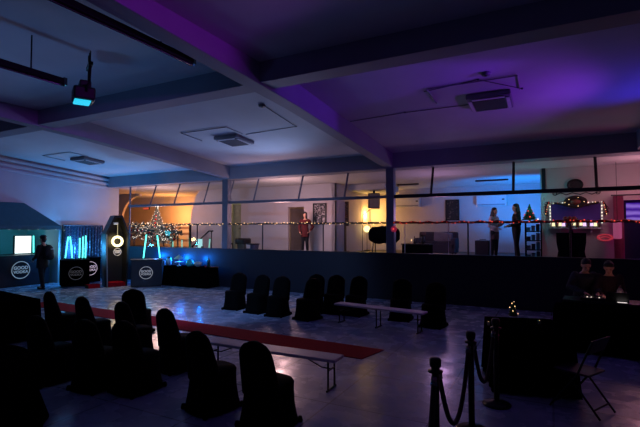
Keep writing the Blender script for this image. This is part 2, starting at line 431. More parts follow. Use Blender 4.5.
# painted court line
arc = MB(); n = 40
for k in range(n):
    p = [];
    for rr in (1.77, 1.82):
        for kk in (k, k + 1):
            a = 2 * PI * kk / n; p.append((-9.4 + rr * math.cos(a), 9.2 + rr * math.sin(a), .0015))
    arc.add(p, [(0, 1, 3, 2)])
o = arc.build('floor_line', mat('dark_line_paint', (58, 60, 80), .4)); o['kind'] = 'structure'; o.name = 'trim_20'

# ---- rope stanchions
def stanchion(label, x, y, g='rope stanchions'):
    t = thing('rope_stanchion', label, 'stanchion', (x, y, 0), 0, g)
    MB().lathe([(.16, 0), (.165, .012), (.13, .03), (.05, .045), (.03, .06)], seg=24).build('base', M_blkmetal, t, smooth=True)
    MB().lathe([(.032, .05), (.032, .93)], seg=14).build('pole', M_blkmetal, t, smooth=True)
    MB().lathe([(.032, .90), (.062, .908), (.062, .920), (.036, .928), (.036, .945), (.046, .952), (.050, .985), (.050, 1.01), (.040, 1.025), (.01, 1.03)], seg=16).build('cap', M_blkmetal, t, smooth=True)
    return t
st = [(-0.87, 3.73), (-0.76, 4.86), (-.60, 5.70)]
stanchion('nearest black rope stanchion, with thick rope hanging on both sides', *st[0])
stanchion('tall looking black rope stanchion between the nearest one and the dark table', *st[1])
stanchion('black rope stanchion standing against the front of the dark table', *st[2])
def rope(a, b, label, sag=.5, za=.89):
    pts = []; a = Vector((*a, za)); b = Vector((*b, za)); d = (b - a).normalized()
    a = a + d * .085; b = b - d * .085
    for k in range(17):
        u = k / 16; p = a.lerp(b, u); p.z -= sag * (1 - (2 * u - 1) ** 2); pts.append(p)
    t = thing('barrier_rope', label, 'rope', (a + b) / 2 - Vector((0, 0, sag)), 0, 'velvet barrier ropes')
    off = Vector(t.location)
    rp_ = MB().tube([p - off for p in pts], .022, 10).build('rope', M_velvet, t, smooth=True)
    for q in (pts[0], pts[-1]):
        s = pts[1] if q is pts[0] else pts[-2]
        e = q + (s - q).normalized() * .07
        MB().cyl(q - off, e - off, .027).build('end_cap', M_chrome, rp_, smooth=True)
rope(st[0], st[1], 'dark velvet rope slung between the two nearest stanchions', sag=.6)
rope(st[1], st[2], 'dark velvet rope slung from the middle stanchion to the one by the table')
rope((-.73, 2.5), st[0], 'dark velvet rope falling from the nearest stanchion out of the picture', sag=.45)

# ---- tables under black cloth
def cloth_table(name, label, loc, rz, L, Wd, h, flare=.05, m=None):
    t = thing(name, label, 'table', loc, rz)
    MB().box((0, 0, h - .03), (L - .02, Wd - .02, .04)).build('tabletop', M_black, t)
    cl = MB(); rings = []
    n = 64
    for z, o in ((h, -.006), (h - .006, .004), (h * .55, flare * .5), (.02, flare)):
        r = []
        for k in range(n):
            u = 4 * k / n; e = int(u); f = u - e
            hw, hd = L / 2 + o, Wd / 2 + o
            x, y = [(-hw + 2 * hw * f, -hd), (hw, -hd + 2 * hd * f), (hw - 2 * hw * f, hd), (-hw, hd - 2 * hd * f)][e]
            w = .022 * (1 - z / h) * math.sin(k * 2.1)
            nx, ny = [(0, -1), (1, 0), (0, 1), (-1, 0)][e]
            r.append((x + nx * w, y + ny * w, z))
        rings.append(r)
    c = cl.loft(rings, cap=False); c.bm.faces.new([v for v in c.bm.verts][:n])
    c.build('tablecloth', m or M_blkcloth, t, smooth=False)
    return t
def round_table(label, loc, r, h):
    t = thing('round_table', label, 'table', loc)
    MB().lathe([(.01, h - .03), (r - .01, h - .03), (r - .01, h - .005), (.01, h - .005)], seg=48).build('tabletop', M_black, t)
    rings = []; n = 96
    for z, q in ((h, .02), (h, r - .015), (h - .012, r + .004), (h * .6, r + .03), (.02, r + .16)):
        rings.append([((q + .03 * (1 - z / h) * math.sin(12 * 2 * PI * k / n)) * math.cos(2 * PI * k / n), (q + .03 * (1 - z / h) * math.sin(12 * 2 * PI * k / n)) * math.sin(2 * PI * k / n), z) for k in range(n)])
    MB().loft(rings, cap=False).build('tablecloth', M_blkcloth, t, smooth=True)
    return t
round_table('big round table under a floor length black cloth at the left edge of the picture', (-5.45, 1.98, 0), .92, .76)
cloth_table('dark_table', 'far dark cloth covered table at the left edge, level with the near chairs', (-9.75, 4.75, 0), R(-8), 1.9, .8, .76)
cloth_table('dark_table', 'dark table under a black cloth behind the rope stanchions', (-.33, 6.72, 0), R(14), .92, 1.05, .78)
cloth_table('long_dark_table', 'long low dark table before the two people at the right', (1.35, 8.95, 0), R(-4), 2.6, .6, .74)

def folding_chair(label, loc, rz):
    t = thing('folding_chair', label, 'chair', loc, rz)
    for s in (-1, 1):
        x = s * .21
        MB().tube([(x, .27, .01), (x, -.05, .45), (x, -.22, .86)], .012).build('leg', M_blkmetal, t)
        MB().tube([(x * .88, -.27, .01), (x * .88, .05, .40), (x * .88, .14, .445)], .012).build('leg', M_blkmetal, t)
    MB().cyl((-.21, .2, .09), (.21, .2, .09), .01).build('stretcher', M_blkmetal, t)
    MB().cyl((-.185, -.2, .09), (.185, -.2, .09), .01).build('stretcher', M_blkmetal, t)
    MB().box((0, .03, .455), (.40, .40, .025)).build('seat', M_black, t, bevel=.01)
    bk = MB().box((0, -.19, .78), (.40, .02, .18), (R(21), 0, 0)).build('backrest', M_black, t, bevel=.008)
    return t
folding_chair('black metal folding chair at the right side of the dark table', (.30, 6.02, 0), R(62))
# things on the dark table
tx, ty = F(513, 316, .78)
t = thing('lit_cone_tree', 'tiny cone tree with warm lights standing on the dark table', 'decoration', (tx, ty, .782))
MB().lathe([(.055, 0), (.055, .02)], seg=14).build('stand', M_wood, t)
mb = MB()
for k in range(5): mb.lathe([(.075 - .014 * k, .02 + .04 * k), (.012, .085 + .04 * k)], seg=14)
mb.build('foliage', M_green, t)
for k in range(9):
    a = k * 2.4; z = .04 + .022 * k; r = .078 * (1 - (z - .02) / .24)
    MB().ball((r * math.cos(a), r * math.sin(a), z), .0075, 6).build('bulb', M_warmbulb, t)
def tealight(label, loc):
    t = thing('tea_light', label, 'candle', loc, 0)
    MB().lathe([(.018, 0), (.024, .05), (.021, .05), (.016, .006)], seg=12).build('holder', mat('candle_glass', (120, 116, 110), .2), t)
    MB().lathe([(.003, .012), (.010, .03), (.002, .052)], seg=8).build('flame', M_warmbulb, t, smooth=True)
q = F(487, 325, .78); tealight('small lit tea light on the left front corner of the dark table', (q[0] + .02, q[1] + .0, .782))
q = F(541, 325, .78); tealight('small dim tea light on the right part of the dark table', (q[0] - .02, q[1] + .05, .782))

# ================================================================== LEFT SIDE STALLS
def logo_sign(label, loc, rz, r, words, cat='sign', tilt=0, m=None):
    """round badge: ring and two lines of lettering; faces local -Y"""
    m = m or M_logo  # every logo paint emits a little in place of light reaching it
    t = thing('round_logo', label, cat, loc, rz, None)
    MB().torus((0, -.004, 0), r, r * .045, 'Y', 36, 6).build('ring', m, t, smooth=True)
    for wd, z, sz in words:
        if wd: link_mesh('lettering', text_mesh(wd, sz), m, t, loc=(0, -.006, z), rot=(PI / 2, 0, 0))
        else: MB().box((0, -.004, z), (sz, .004, r * .05)).build('stripe', m, t)
    return t
def counter(label, loc, rz, L, Wd, h):
    t = thing('bar_counter', label, 'counter', loc, rz)
    MB().box((0, 0, h / 2), (L - .06, Wd - .06, h - .04)).build('body', M_black, t, bevel=.01)
    MB().box((0, 0, h - .02), (L, Wd, .04)).build('counter_top', M_black, t, bevel=.008)
    MB().box((0, -Wd / 2 + .022, h / 2), (L - .10, .016, h - .14)).build('front_panel', mat('dark_panel', (18, 22, 34), .35), t, bevel=.004)
    MB().box((0, 0, .03), (L - .1, Wd - .1, .06)).build('plinth', M_black, t)
    return t
def fwd(loc, rz, d, z, dx=0):               # a point in front of a counter's face
    return (loc[0] + dx * math.cos(rz) + d * math.sin(rz), loc[1] + dx * math.sin(rz) - d * math.cos(rz), z)
WORDS = lambda r: ((('GOOD', r * .24, r * .52), ('VODKA', -r * .24, r * .46)))
# bar hatch: awning, counter, lightbox
aw = thing('awning', 'dark teal hipped awning over the bar hatch in the left wall', 'awning', (XL, 7.6, 0))
M_aw = mat('awning_cloth', (44, 104, 120), .7, var=.06)
ye = V(61, 226, -16.4)[0] - 7.6; yr = V(25, 203, -17.1)[0] - 7.6; zr = 3.08; ze = 2.24
MB().add([(.04, -2.0, zr), (.04, yr, zr), (.8, ye, ze), (.8, -2.8, ze), (.04, ye, ze), (.04, -2.8, ze)],
         [(0, 1, 2, 3), (1, 4, 2), (0, 3, 5), (0, 5, 4, 1), (3, 2, 4, 5)]).build('roof_cloth', M_aw, aw)
MB().span((.785, -2.8, ze - .14), (.80, ye, ze)).span((.04, ye - .015, ze - .14), (.8, ye, ze)).build('valance', M_aw, aw)
cl_ = (-17.62, 8.35, 0)
counter('long black bar counter in the hatch under the teal awning', cl_, R(90), 3.9, .6, 1.15)
yl, zl = V(21, 270, -17.3)
logo_sign('large round white logo on the front of the bar counter under the awning', (-17.31, yl, zl), R(90), .31, WORDS(.31))
y1_, z1_ = V(15, 252.5, -18.2); y2_, z2_ = V(31, 235.5, -18.2)
t = thing('light_box', 'bright white glowing light box behind the bar counter', 'light box', (-18.2, (y1_ + y2_) / 2, 1.16))
w_ = y2_ - y1_; hh = z2_ - 1.2
MB().box((-.06, 0, hh / 2 + .02), (.10, w_ + .05, hh + .05)).build('case', M_black, t)
MB().box((0, 0, hh / 2 + .02), (.03, w_, hh)).build('diffuser', M_lightbox, t)
t = thing('bar_shelf', 'black back bar cabinet behind the counter, under the white light box', 'cabinet', (-18.55, 8.3, 0))
MB().box((.2, 0, .575), (.7, 4.0, 1.15)).build('body', M_black, t); 
for k in range(4): MB().box((.555, -1.5 + k, .57), (.02, .92, 1.0)).build('door', M_black, t, bevel=.005)
def led_tube(label, p0, p1, group='teal light tubes', m=None):
    p0 = Vector(p0); p1 = Vector(p1)
    t = thing('led_tube', label, 'light tube', p0, 0, group)
    d = p1 - p0; e = d.normalized() * .03
    tb = MB().cyl(e, d - e, .022, seg=10).build('tube', m or M_teal, t, smooth=True)
    MB().cyl((0, 0, 0), e, .026).build('end_cap', M_black, tb); MB().cyl(d - e, d, .026).build('end_cap', M_black, tb)
def tubeX(label, top, bot, X, zb=None):
    a = V(*top, X); b = V(*bot, X)
    led_tube(label, (X, b[0], b[1] if zb is None else zb), (X, a[0], a[1]))
tubeX('teal light tube just right of the person with the backpack', (51.5, 233), (51.5, 256), -18.2, 1.16)
tubeX('teal light tube between the white light box and the backpack', (33.5, 235), (33.5, 255), -18.2, 1.16)
# garland along the valance
t = thing('string_lights', 'string of dim white lights along the awning over the bar', 'string lights', (-16.36, 7.6, 2.12))
pts = [(0, -2.2 + k * .16, -.03 * math.sin(k * .9) ** 2) for k in range(31)]
MB().tube(pts, .006, 5).build('wire', M_black, t)
for k in range(0, 31, 2): MB().ball((.0, pts[k][1], pts[k][2] - .02), .016, 6).build('bulb', glow('dim_bulb', (190, 220, 235), .55), t)
# backdrop
t = thing('sequin_backdrop', 'glittering sequin curtain hung on the wall behind the black plinths', 'curtain', (-17.02, 11.4, 0))
mb = MB(); n = 60; top = [(.05 * math.sin(k * 1.3), -.78 + 1.62 * k / n, 2.25) for k in range(n + 1)]
r0 = [(x, y, .03) for x, y, z in top]
rr = [r0, top, [(x - .015, y, z) for x, y, z in top], [(x - .015, y, z) for x, y, z in r0]]
mb.loft(rr, closed=False, cap=False); mb.build('cloth', M_seq, t)
MB().cyl((0, -.85, 2.27), (0, .88, 2.27), .03).build('pole', M_steel, t)
for s in (-.85, .88): MB().cyl((0, s, 0), (0, s, 2.27), .02).build('stand', M_blkmetal, t)
# plinths with tubes
def face_rz(x, y): return math.atan2(y, x) - PI / 2 + PI + R(0)   # turn local -Y towards the camera
def cube_plinth(px0, px1, ybot, h, label, dep, turn=0):
    a = F((px0 + px1) / 2, ybot)
    rz = math.atan2(a[1], a[0]) - PI / 2 + turn
    dist = math.hypot(*a); w = (px1 - px0) / FPX * dist * .95
    t = thing('black_plinth', label, 'plinth', (a[0] + math.sin(-rz) * dep / 2, a[1] + math.cos(rz) * dep / 2, 0), rz)
    MB().box((0, 0, h / 2 + .02), (w, dep, h - .04)).build('body', M_blkcloth, t, bevel=.015)
    MB().box((0, 0, h - .01), (w + .02, dep + .02, .02)).build('top', M_black, t, bevel=.005)
    return t, a, rz, w
p1, a1_, rz1, w1 = cube_plinth(64.5, 87, 287, 1.0, 'black cube plinth with a dark round logo before the sequin curtain', .65, R(8))
logo_sign('grey round logo on the cube plinth before the sequin curtain', fwd((a1_[0], a1_[1]), rz1, .012, 1.0 * .5), rz1, .23, WORDS(.23), m=glow('dim_logo', (120, 120, 125), .16, (110, 110, 110)))
c = Vector(p1.location)
def at(px, cd, z): u = (px - 320) / FPX * cd; return (-math.sin(YAW) * cd + math.cos(YAW) * u, math.cos(YAW) * cd + math.sin(YAW) * u, z)
led_tube('left of the two teal light tubes leaning together on the cube plinth', at(66, 16.45, 1.0), at(68.6, 16.5, 1.86))
led_tube('right of the two teal light tubes leaning together on the cube plinth', at(73, 16.45, 1.0), at(70.4, 16.5, 1.86))
p2, a2_, rz2, w2 = cube_plinth(86, 100, 283, 1.02, 'black plinth with a bright pinkish logo between the cube plinth and the tall booth', .5, R(25))
logo_sign('bright pinkish round logo between the cube plinth and the tall booth', fwd((a2_[0], a2_[1]), rz2, .012, .58, -.12), rz2, .26, WORDS(.26), m=glow('pink_logo', (215, 190, 205), .6, (150, 130, 140)))
c = Vector(p2.location)
for lb, dx, dy, zz in (('thin', -.30, .05, 1.90), ('middle', -.16, .02, 1.95), ('thick bright', -.04, .04, 1.99)):
    led_tube('%s tube of the three upright teal light tubes beside the tall booth' % lb, at(87 + dx * 23, 16.5, 1.0), at(87 + dx * 23, 16.5, zz - .09))
def red_step(label, a, rz, L, Wd):
    t = thing('red_step', label, 'step', (a[0], a[1], 0), rz, 'small red steps by the tall booth')
    MB().box((0, 0, .06), (L, Wd, .12)).build('base', M_black, t); MB().box((0, 0, .128), (L + .02, Wd + .02, .016)).span((-L / 2, -Wd / 2 - .008, 0), (L / 2, -Wd / 2, .12)).build('carpet_cover', M_red, t)
q = F(92.5, 288.0); red_step('small red carpeted step in front of the plinth with the pinkish logo', q, rz2, .4, .25)

# tall six sided booth
bx, by = -14.42, 10.95
BR = R(-24)
def inb(dx, dy, z): return (bx + dx * math.cos(BR) - dy * math.sin(BR), by + dx * math.sin(BR) + dy * math.cos(BR), z)
bo = thing('tall_booth', 'tall black coffin shaped booth with a glowing ring light inside', 'booth', (bx, by, 0), BR)
pr = [(-.36, 0), (-.41, 1.95), (-.12, 2.62), (.16, 2.62), (.41, 1.95), (.36, 0)]       # y, z outline of the front
pin = [(-.30, .0), (-.345, 1.93), (-.09, 2.54), (.13, 2.54), (.345, 1.93), (.30, .0)]
mb = MB(); n = 6
for x0_, x1_ in ((-.34, .34),):
    A = [mb.bm.verts.new((x1_, y, z)) for y, z in pr]; B = [mb.bm.verts.new((x1_, y, z)) for y, z in pin]
    Cc = [mb.bm.verts.new((x0_, y, z)) for y, z in pr]; Dd = [mb.bm.verts.new((x0_ + .05, y, z)) for y, z in pin]
    for i in range(n - 1):
        mb.bm.faces.new((A[i], A[i + 1], B[i + 1], B[i])); mb.bm.faces.new((A[i], Cc[i], Cc[i + 1], A[i + 1])); mb.bm.faces.new((B[i], B[i + 1], Dd[i + 1], Dd[i]))
    mb.bm.faces.new(Dd); mb.bm.faces.new(Cc)
mb.build('shell', M_black, bo)
MB().box((.35, -.355, .97), (.02, .035, 1.9), (R(1.5), 0, 0)).build('edge_trim', mat('pale_trim', (120, 125, 135), .4), bo)
MB().box((.03, 0, .08), (.58, .58, .14)).build('red_floor', M_red, bo)
rl = thing('ring_light', 'glowing warm white ring light hanging inside the tall black booth', 'ring light', inb(.16, .03, 1.66), R(66))
MB().torus((0, 0, 0), .165, .045, 'Y', 32, 10).build('lamp_ring', glow('ring_glow', (255, 238, 175), 2.6), rl, smooth=True)
MB().torus((0, .012, 0), .165, .05, 'Y', 32, 8).build('housing', M_black, rl, smooth=True)
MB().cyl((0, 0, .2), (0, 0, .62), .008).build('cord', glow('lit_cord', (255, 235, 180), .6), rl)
logo_sign('small round white logo under the ring light in the tall booth', inb(.19, .03, 1.27), R(66), .13, WORDS(.13), m=glow('booth_logo', (225, 205, 205), .75, (150, 150, 150)))
t = thing('clip_lamp', 'small white lamp under the peak of the tall black booth', 'lamp', inb(.2, -.05, 2.33), BR)
MB().box((0, 0, 0), (.08, .16, .07)).build('body', M_white, t, bevel=.01); MB().box((0, 0, -.04), (.06, .12, .015)).build('diffuser', glow('clip_glow', (230, 235, 240), .8), t)

# third counter with tubes
q = F(143, 287); rz3 = math.atan2(q[1], q[0]) - PI / 2
c3 = (q[0] + math.sin(-rz3) * .3 + .12, q[1] + math.cos(rz3) * .3 + .05, 0)
counter('black counter with a round logo to the right of the tall booth', c3, rz3, 1.12, .6, 1.0)
logo_sign('grey white round logo on the counter right of the tall booth', fwd(c3, rz3, .32, .52, -.02), rz3, .22, WORDS(.22), m=glow('grey_logo', (190, 195, 205), .4, (150, 150, 150)))
led_tube('thick bright teal tube leaning on the counter right of the tall booth', fwd(c3, rz3, -.1, 1.0, -.12), fwd(c3, rz3, -.28, 1.93, -.02))
led_tube('thinner teal tube standing at the right end of the counter by the tall booth', fwd(c3, rz3, -.1, 1.0, .47), fwd(c3, rz3, -.28, 1.9, .36))
# buffet table and what stands on it
cloth_table('buffet_table', 'long buffet table under a black cloth against the blue lit low wall', (-11.86, 12.2, 0), 0, 2.12, .58, .74)
M_tealg = mat('teal_ceramic', (60, 190, 190), .3); M_clear = mat('clear_dish', (150, 175, 185), .15, spec=.8)
def on_table(px, name, label, cat):
    x = W(px, 265, 12.1)[0]; return thing(name, label, cat, (x, 12.1, .742))
t = on_table(169, 'drinks_jar', 'clear rounded drinks jar at the left of the buffet table', 'jar')
MB().lathe([(.07, 0), (.10, .03), (.105, .2), (.08, .25), (.08, .26), (.01, .265)], seg=18).build('bowl', M_clear, t, smooth=True); MB().lathe([(.085, .262), (.085, .29), (.02, .30), (.015, .33)], seg=16).build('lid', M_chrome, t)
t = on_table(164, 'small_jar', 'small pale jar at the left end of the buffet table', 'jar')
MB().lathe([(.05, 0), (.06, .02), (.06, .12), (.045, .15)], seg=16).build('body', M_clear, t, smooth=True); MB().lathe([(.05, .15), (.05, .17)], seg=14).build('lid', M_white, t)
t = on_table(179, 'cake_stand', 'domed cake stand in the middle left of the buffet table', 'cake stand')
MB().lathe([(.09, 0), (.03, .02), (.025, .12), (.16, .135), (.16, .15)], seg=20).build('stand', M_white, t); MB().lathe([(.19, .26), (.15, .30), (.06, .37), (.015, .39), (.015, .42)], seg=20).build('canopy', mat('pale_green', (150, 190, 170), .5), t); MB().cyl((0, 0, .15), (0, 0, .3), .012).build('rod', M_white, t)
t = on_table(190, 'round_pot', 'bright teal round pot near the middle of the buffet table', 'pot')
MB().lathe([(.09, 0), (.15, .06), (.155, .14), (.10, .22), (.09, .23)], seg=20).build('body', M_tealg, t, smooth=True); MB().lathe([(.10, .225), (.05, .26), (.02, .28)], seg=18).build('lid', M_tealg, t)
t = on_table(198, 'glass_bowl', 'pale bowl right of the teal pot on the buffet table', 'bowl')
MB().lathe([(.06, 0), (.13, .06), (.15, .17), (.14, .17), (.12, .07), (.01, .02)], seg=20).build('body', M_clear, t, smooth=True); MB().ball((0, 0, .14), (.12, .12, .06), 12).build('filling', mat('pale_food', (140, 170, 165), .7), t, smooth=True)
t = on_table(208.5, 'dark_bottle', 'dark bottle standing towards the right end of the buffet table', 'bottle')
MB().lathe([(.045, 0), (.05, .01), (.05, .24), (.02, .31), (.018, .36)], seg=14).build('body', mat('dark_green_glass', (20, 50, 46), .15), t, smooth=True); MB().lathe([(.021, .36), (.021, .40)], seg=10).build('cap', M_black, t)
t = on_table(205.5, 'red_candle', 'small red candle at the foot of the dark bottle on the buffet', 'candle')
MB().lathe([(.035, 0), (.035, .07)], seg=12).build('wax', mat('red_wax', (170, 50, 60), .5), t); MB().cyl((0, 0, .07), (0, 0, .085), .004).build('wick', M_black, t)
t = on_table(214, 'wooden_board', 'wooden serving board at the right end of the buffet table', 'board')
MB().box((0, 0, .02), (.26, .2, .025)).build('board', M_wood, t, bevel=.006); MB().box((.17, 0, .02), (.09, .04, .02)).build('handle', M_wood, t, bevel=.006)

# ================================================================== CEILING FIXTURES
def ceiling_unit(label, x, y, frame=1.0):
    z = ceil_z(y)
    t = thing('ceiling_air_unit', label, 'air unit', (x, y, z), 0, 'ceiling air units')
    t.rotation_euler = (-math.atan(.078), 0, 0)
    MB().box((0, 0, -.05), (.80, .80, .10)).build('casing', mat('unit_grey', (120, 122, 130), .5), t, bevel=.02)
    MB().box((0, 0, -.115), (.58, .58, .03)).build('grille', mat('unit_dark', (45, 46, 54), .6), t, bevel=.008)
    for a in range(4):
        MB().box((.34 * math.cos(a * PI / 2), .34 * math.sin(a * PI / 2), -.12), (.06 if a % 2 == 0 else .58, .58 if a % 2 == 0 else .06, .015), (0, 0, 0)).build('flap', M_white, t)
    fr = MB(); e = 1.0 * frame
    fr.tube([(-e, -.2, -.02), (-e, -e, -.02)], .012, 6).tube([(-e, -e, -.02), (e * .55, -e, -.02), (e * .55, -.35, -.02)], .012, 6)
    fr.build('conduit', mat('conduit_grey', (128, 130, 138), .5), t)
    return t
ceiling_unit('square ceiling air unit in the middle bay over the benches', -7.75, 9.6)
ceiling_unit('square ceiling air unit in the far left bay above the stalls', -14.6, 9.9)
ceiling_unit('square ceiling air unit in the purple lit right bay', -1.0, 9.1)
def smoke(label, px, py, y):
    r = _ray(px, py); a = -.078; t = (4.40 + .078 * 12.6 - HC) / (r[2] + .078 * r[1]); x, y = r[0] * t, r[1] * t
    t = thing('ceiling_sensor', label, 'sensor', (x, y, ceil_z(y)))
    MB().lathe([(.06, -.045), (.075, -.03), (.08, .02)], seg=16).build('body', mat('sensor_grey', (90, 90, 98), .6), t, smooth=True); MB().lathe([(.02, -.055), (.03, -.044)], seg=10).build('lens', M_black, t)
smoke('small round sensor on the right bay ceiling above the air unit', 486, 73, 8)
smoke('small round sensor on the middle bay ceiling near the cable', 262, 105, 8)
def cable(label, pts, m):
    ps = []
    for px, py in pts:
        r = _ray(px, py); t = (4.40 + .078 * 12.6 - HC) / (r[2] + .078 * r[1]); ps.append(Vector((r[0] * t, r[1] * t, ceil_z(r[1] * t) - .012)))
    o = ps[0]; q = thing('ceiling_cable', label, 'cable', o, 0)
    MB().tube([p - o for p in ps], .008, 6).build('conduit', m, q)
    for p in ps[1:]: MB().box(p - o, (.035, .035, .025)).build('clip', m, q)
cm = mat('conduit_dark', (84, 86, 96), .6)
cable('thin cable running from the middle bay air unit across the ceiling', [(246, 134), (296, 126), (262, 104)], cm)
cable('dark cable on the purple ceiling from the beam to the right air unit', [(350, 121), (405, 112), (470, 104)], cm)
cable('thin cable outline on the purple ceiling left of the air unit', [(424, 91), (478, 79), (522, 88)], cm)
def track(label, x, y0, y1, z):
    t = thing('lighting_track', label, 'lighting track', (x, y0, z), 0, 'black lighting tracks')
    L = y1 - y0
    MB().span((-.045, 0, 0), (.045, L, .09)).build('channel', M_blkmetal, t, bevel=.01)
    MB().cyl((.0, 0, -.012), (0, L, -.012), .014).build('conductor', M_chrome, t)
    MB().span((-.05, L - .03, -.01), (.05, L + .02, .10)).build('end_cap', M_chrome, t)
    for k in range(3):
        yy = L * (.15 + .35 * k); MB().cyl((0, yy, .09), (0, yy, ceil_z(y0 + yy) - z), .01).build('hanger', M_blkmetal, t)
track('black lighting track with purple sheen ending beside the main beam', -4.62, .8, 4.75, 4.53)
track('black lighting track running to the hanging stage lamp', -6.42, .8, 3.95, 4.27)
fx, fy, fz = -6.32, 4.22, 4.20
t = thing('stage_lamp', 'black hanging stage lamp with a cyan glowing lens under the ceiling', 'stage lamp', (fx, fy, fz), R(-28))
zc = ceil_z(fy) - fz
for dx in (-.10, .02, .13): MB().cyl((dx, .05, .12 if dx < .1 else .2), (dx, .05, zc), .009).build('hanger', M_blkmetal, t)
MB().box((.04, .05, .42), (.36, .06, .05)).build('crossbar', M_blkmetal, t); MB().tube([(.16, .05, .42), (.10, .05, .28), (.05, .05, .12)], .02).build('clamp', M_blkmetal, t)
MB().box((-.10, 0, .13), (.34, .16, .13)).build('ballast_box', M_black, t, bevel=.02)
hd = MB().box((0, -.02, -.03), (.34, .30, .20)).build('head', M_black, t, bevel=.03)
MB().tube([(-.2, 0, -.02), (-.2, .02, .10), (.2, .02, .10), (.2, 0, -.02)], .018).build('yoke', M_blkmetal, t)
MB().box((0, -.04, -.145), (.26, .22, .03)).build('lens', M_cyanlens, t, bevel=.008)
# ================================================================== INSIDE THE PLATFORM ROOMS
ZP = 1.15
def on_wall(px, py, Y): x, z = W(px, py, Y); return x, z
def frame_pic(name, label, cat, px0, px1, py0, py1, Y, m_in, m_fr=M_black, t_=.05):
    x0, z1 = W(px0, py0, Y); x1, z0 = W(px1, py1, Y)
    w, h = x1 - x0, z1 - z0
    t = thing(name, label, cat, ((x0 + x1) / 2, Y - .03, z0))
    MB().box((0, .005, h / 2), (w - t_, .02, h - t_)).build('picture', m_in, t)
    f = MB()
    for s in (-1, 1): f.box((s * (w / 2 - t_ / 2), 0, h / 2), (t_, .05, h)).box((0, 0, h / 2 + s * (h / 2 - t_ / 2)), (w, .05, t_))
    f.build('frame', m_fr, t)
    return t, w, h
def print_mat(name, a, b, sc=9, th=.52):
    m = mat(name, a, .6); nt = m.node_tree
    v = nt.nodes.new('ShaderNodeTexNoise'); v.inputs['Scale'].default_value = sc; v.inputs['Detail'].default_value = 3; v.inputs['Distortion'].default_value = 2.5
    tc = nt.nodes.new('ShaderNodeTexCoord'); nt.links.new(tc.outputs['Object'], v.inputs['Vector'])
    r = nt.nodes.new('ShaderNodeValToRGB'); r.color_ramp.interpolation = 'CONSTANT'
    r.color_ramp.elements[0].color = lin(a); r.color_ramp.elements[1].color = lin(b); r.color_ramp.elements[1].position = th
    nt.links.new(v.outputs['Fac'], r.inputs['Fac']); nt.links.new(r.outputs['Color'], nt.nodes['Principled BSDF'].inputs['Base Color'])
    return m
frame_pic('framed_picture', 'black and white framed print on the wall right of the woman in dark red', 'picture', 313.5, 326.5, 203.5, 224.5, YA, print_mat('bw_print', (36, 36, 42), (170, 162, 162), 6), M_black)
t, w, h = frame_pic('carved_panel', 'tall brown patterned panel standing at the wall corner, left of the warm lamp', 'panel', 337.5, 349, 202, 226, 16.6, print_mat('carved_print', (60, 36, 26), (150, 104, 66), 7, .5), M_wood)
t['category'] = 'panel'
frame_pic('framed_picture', 'dark framed picture with a pale figure on the wall between the wall air conditioners', 'picture', 445.5, 459.5, 200, 220.5, YB, print_mat('dark_print', (22, 18, 20), (96, 82, 70), 4.5, .58), M_black, .07)
# tall brown post under the carved panel
x, _ = W(344, 240, 16.6)
t = thing('wooden_pillar', 'tall slim brown wooden pillar stand under the carved panel', 'stand', (x, 16.55, ZP))
MB().box((0, 0, .03), (.4, .3, .06)).build('base', M_wood, t, bevel=.01); MB().box((0, 0, .62), (.22, .14, 1.16)).build('shaft', M_wood, t, bevel=.015); MB().box((0, 0, 1.21), (.32, .22, .04)).build('top', M_wood, t, bevel=.01)
# loudspeaker on its bracket
x, z = W(374, 201, 17.2)
t = thing('wall_speaker', 'grey and black loudspeaker hanging from the ceiling slab by the warm lamp', 'loudspeaker', (x, 17.2, z), R(24))
MB().box((0, 0, 0), (.46, .42, .64)).build('cabinet', M_black, t, bevel=.02); MB().box((-.0, -.215, 0), (.40, .02, .58)).build('grille', mat('speaker_grille', (120, 112, 104), .5), t)
MB().box((-.235, 0, 0), (.014, .38, .58)).build('side_panel', mat('speaker_side', (110, 104, 98), .5), t)
MB().cyl((0, 0, .32), (0, 0, 3.73 - z), .05).build('bracket', M_blkmetal, t)
# warm lamp
x, z = W(367, 229, 18.4)
t = thing('warm_lamp', 'glowing warm globe lamp on a thin stand behind the dark rolled bundle', 'lamp', (x, 18.4, ZP))
MB().lathe([(.14, 0), (.14, .02), (.015, .04)], seg=18).build('base', M_blkmetal, t); MB().cyl((0, 0, .03), (0, 0, z - ZP - .1), .012).build('pole', M_blkmetal, t)
MB().ball((0, 0, z - ZP), .15, 16).build('lamp_shade', glow('globe_glow', (255, 226, 150), 2.6), t, smooth=True)
for px in (362.5,):
    x2, _ = W(px, 240, 15.8)
    t = thing('microphone_stand', 'thin black stand in front of the warm lamp', 'stand', (x2, 15.8, ZP))
    for k in range(3): MB().tube([(0, 0, .12), (.26 * math.cos(k * 2.1), .26 * math.sin(k * 2.1), .01)], .01).build('leg', M_blkmetal, t)
    MB().cyl((0, 0, .1), (0, 0, 1.5), .011).build('pole', M_blkmetal, t); MB().cyl((0, 0, 1.5), (.35, -.05, 1.72), .009).build('boom', M_blkmetal, t)
# dark padded bundle on trestle
x, z = W(384, 235, 15.4)
t = thing('rolled_bundle', 'dark bulky rolled bundle standing behind the post, right of the warm lamp', 'bundle', (x, 15.4, ZP))
mb = MB(); rings = []
for k in range(13):
    u = -1 + k / 6; q = .30 * (1 - abs(u) ** 6 * .35); rings.append([(u * .56, q * .8 * math.cos(a) * (1 + .08 * math.sin(5 * a + k)), (z - ZP) + q * 1.05 * math.sin(a) * (1 + .08 * math.sin(5 * a + k))) for a in [2 * PI * i / 18 for i in range(18)]])
mb.loft(rings); mb.build('bundle', M_blkcloth, t, smooth=True)
for s in (-1, 1):
    for yy in (-.2, .2): MB().cyl((s * .4, yy, 0), (s * .38, yy * .4, z - ZP - .2), .018).build('leg', M_blkmetal, t)
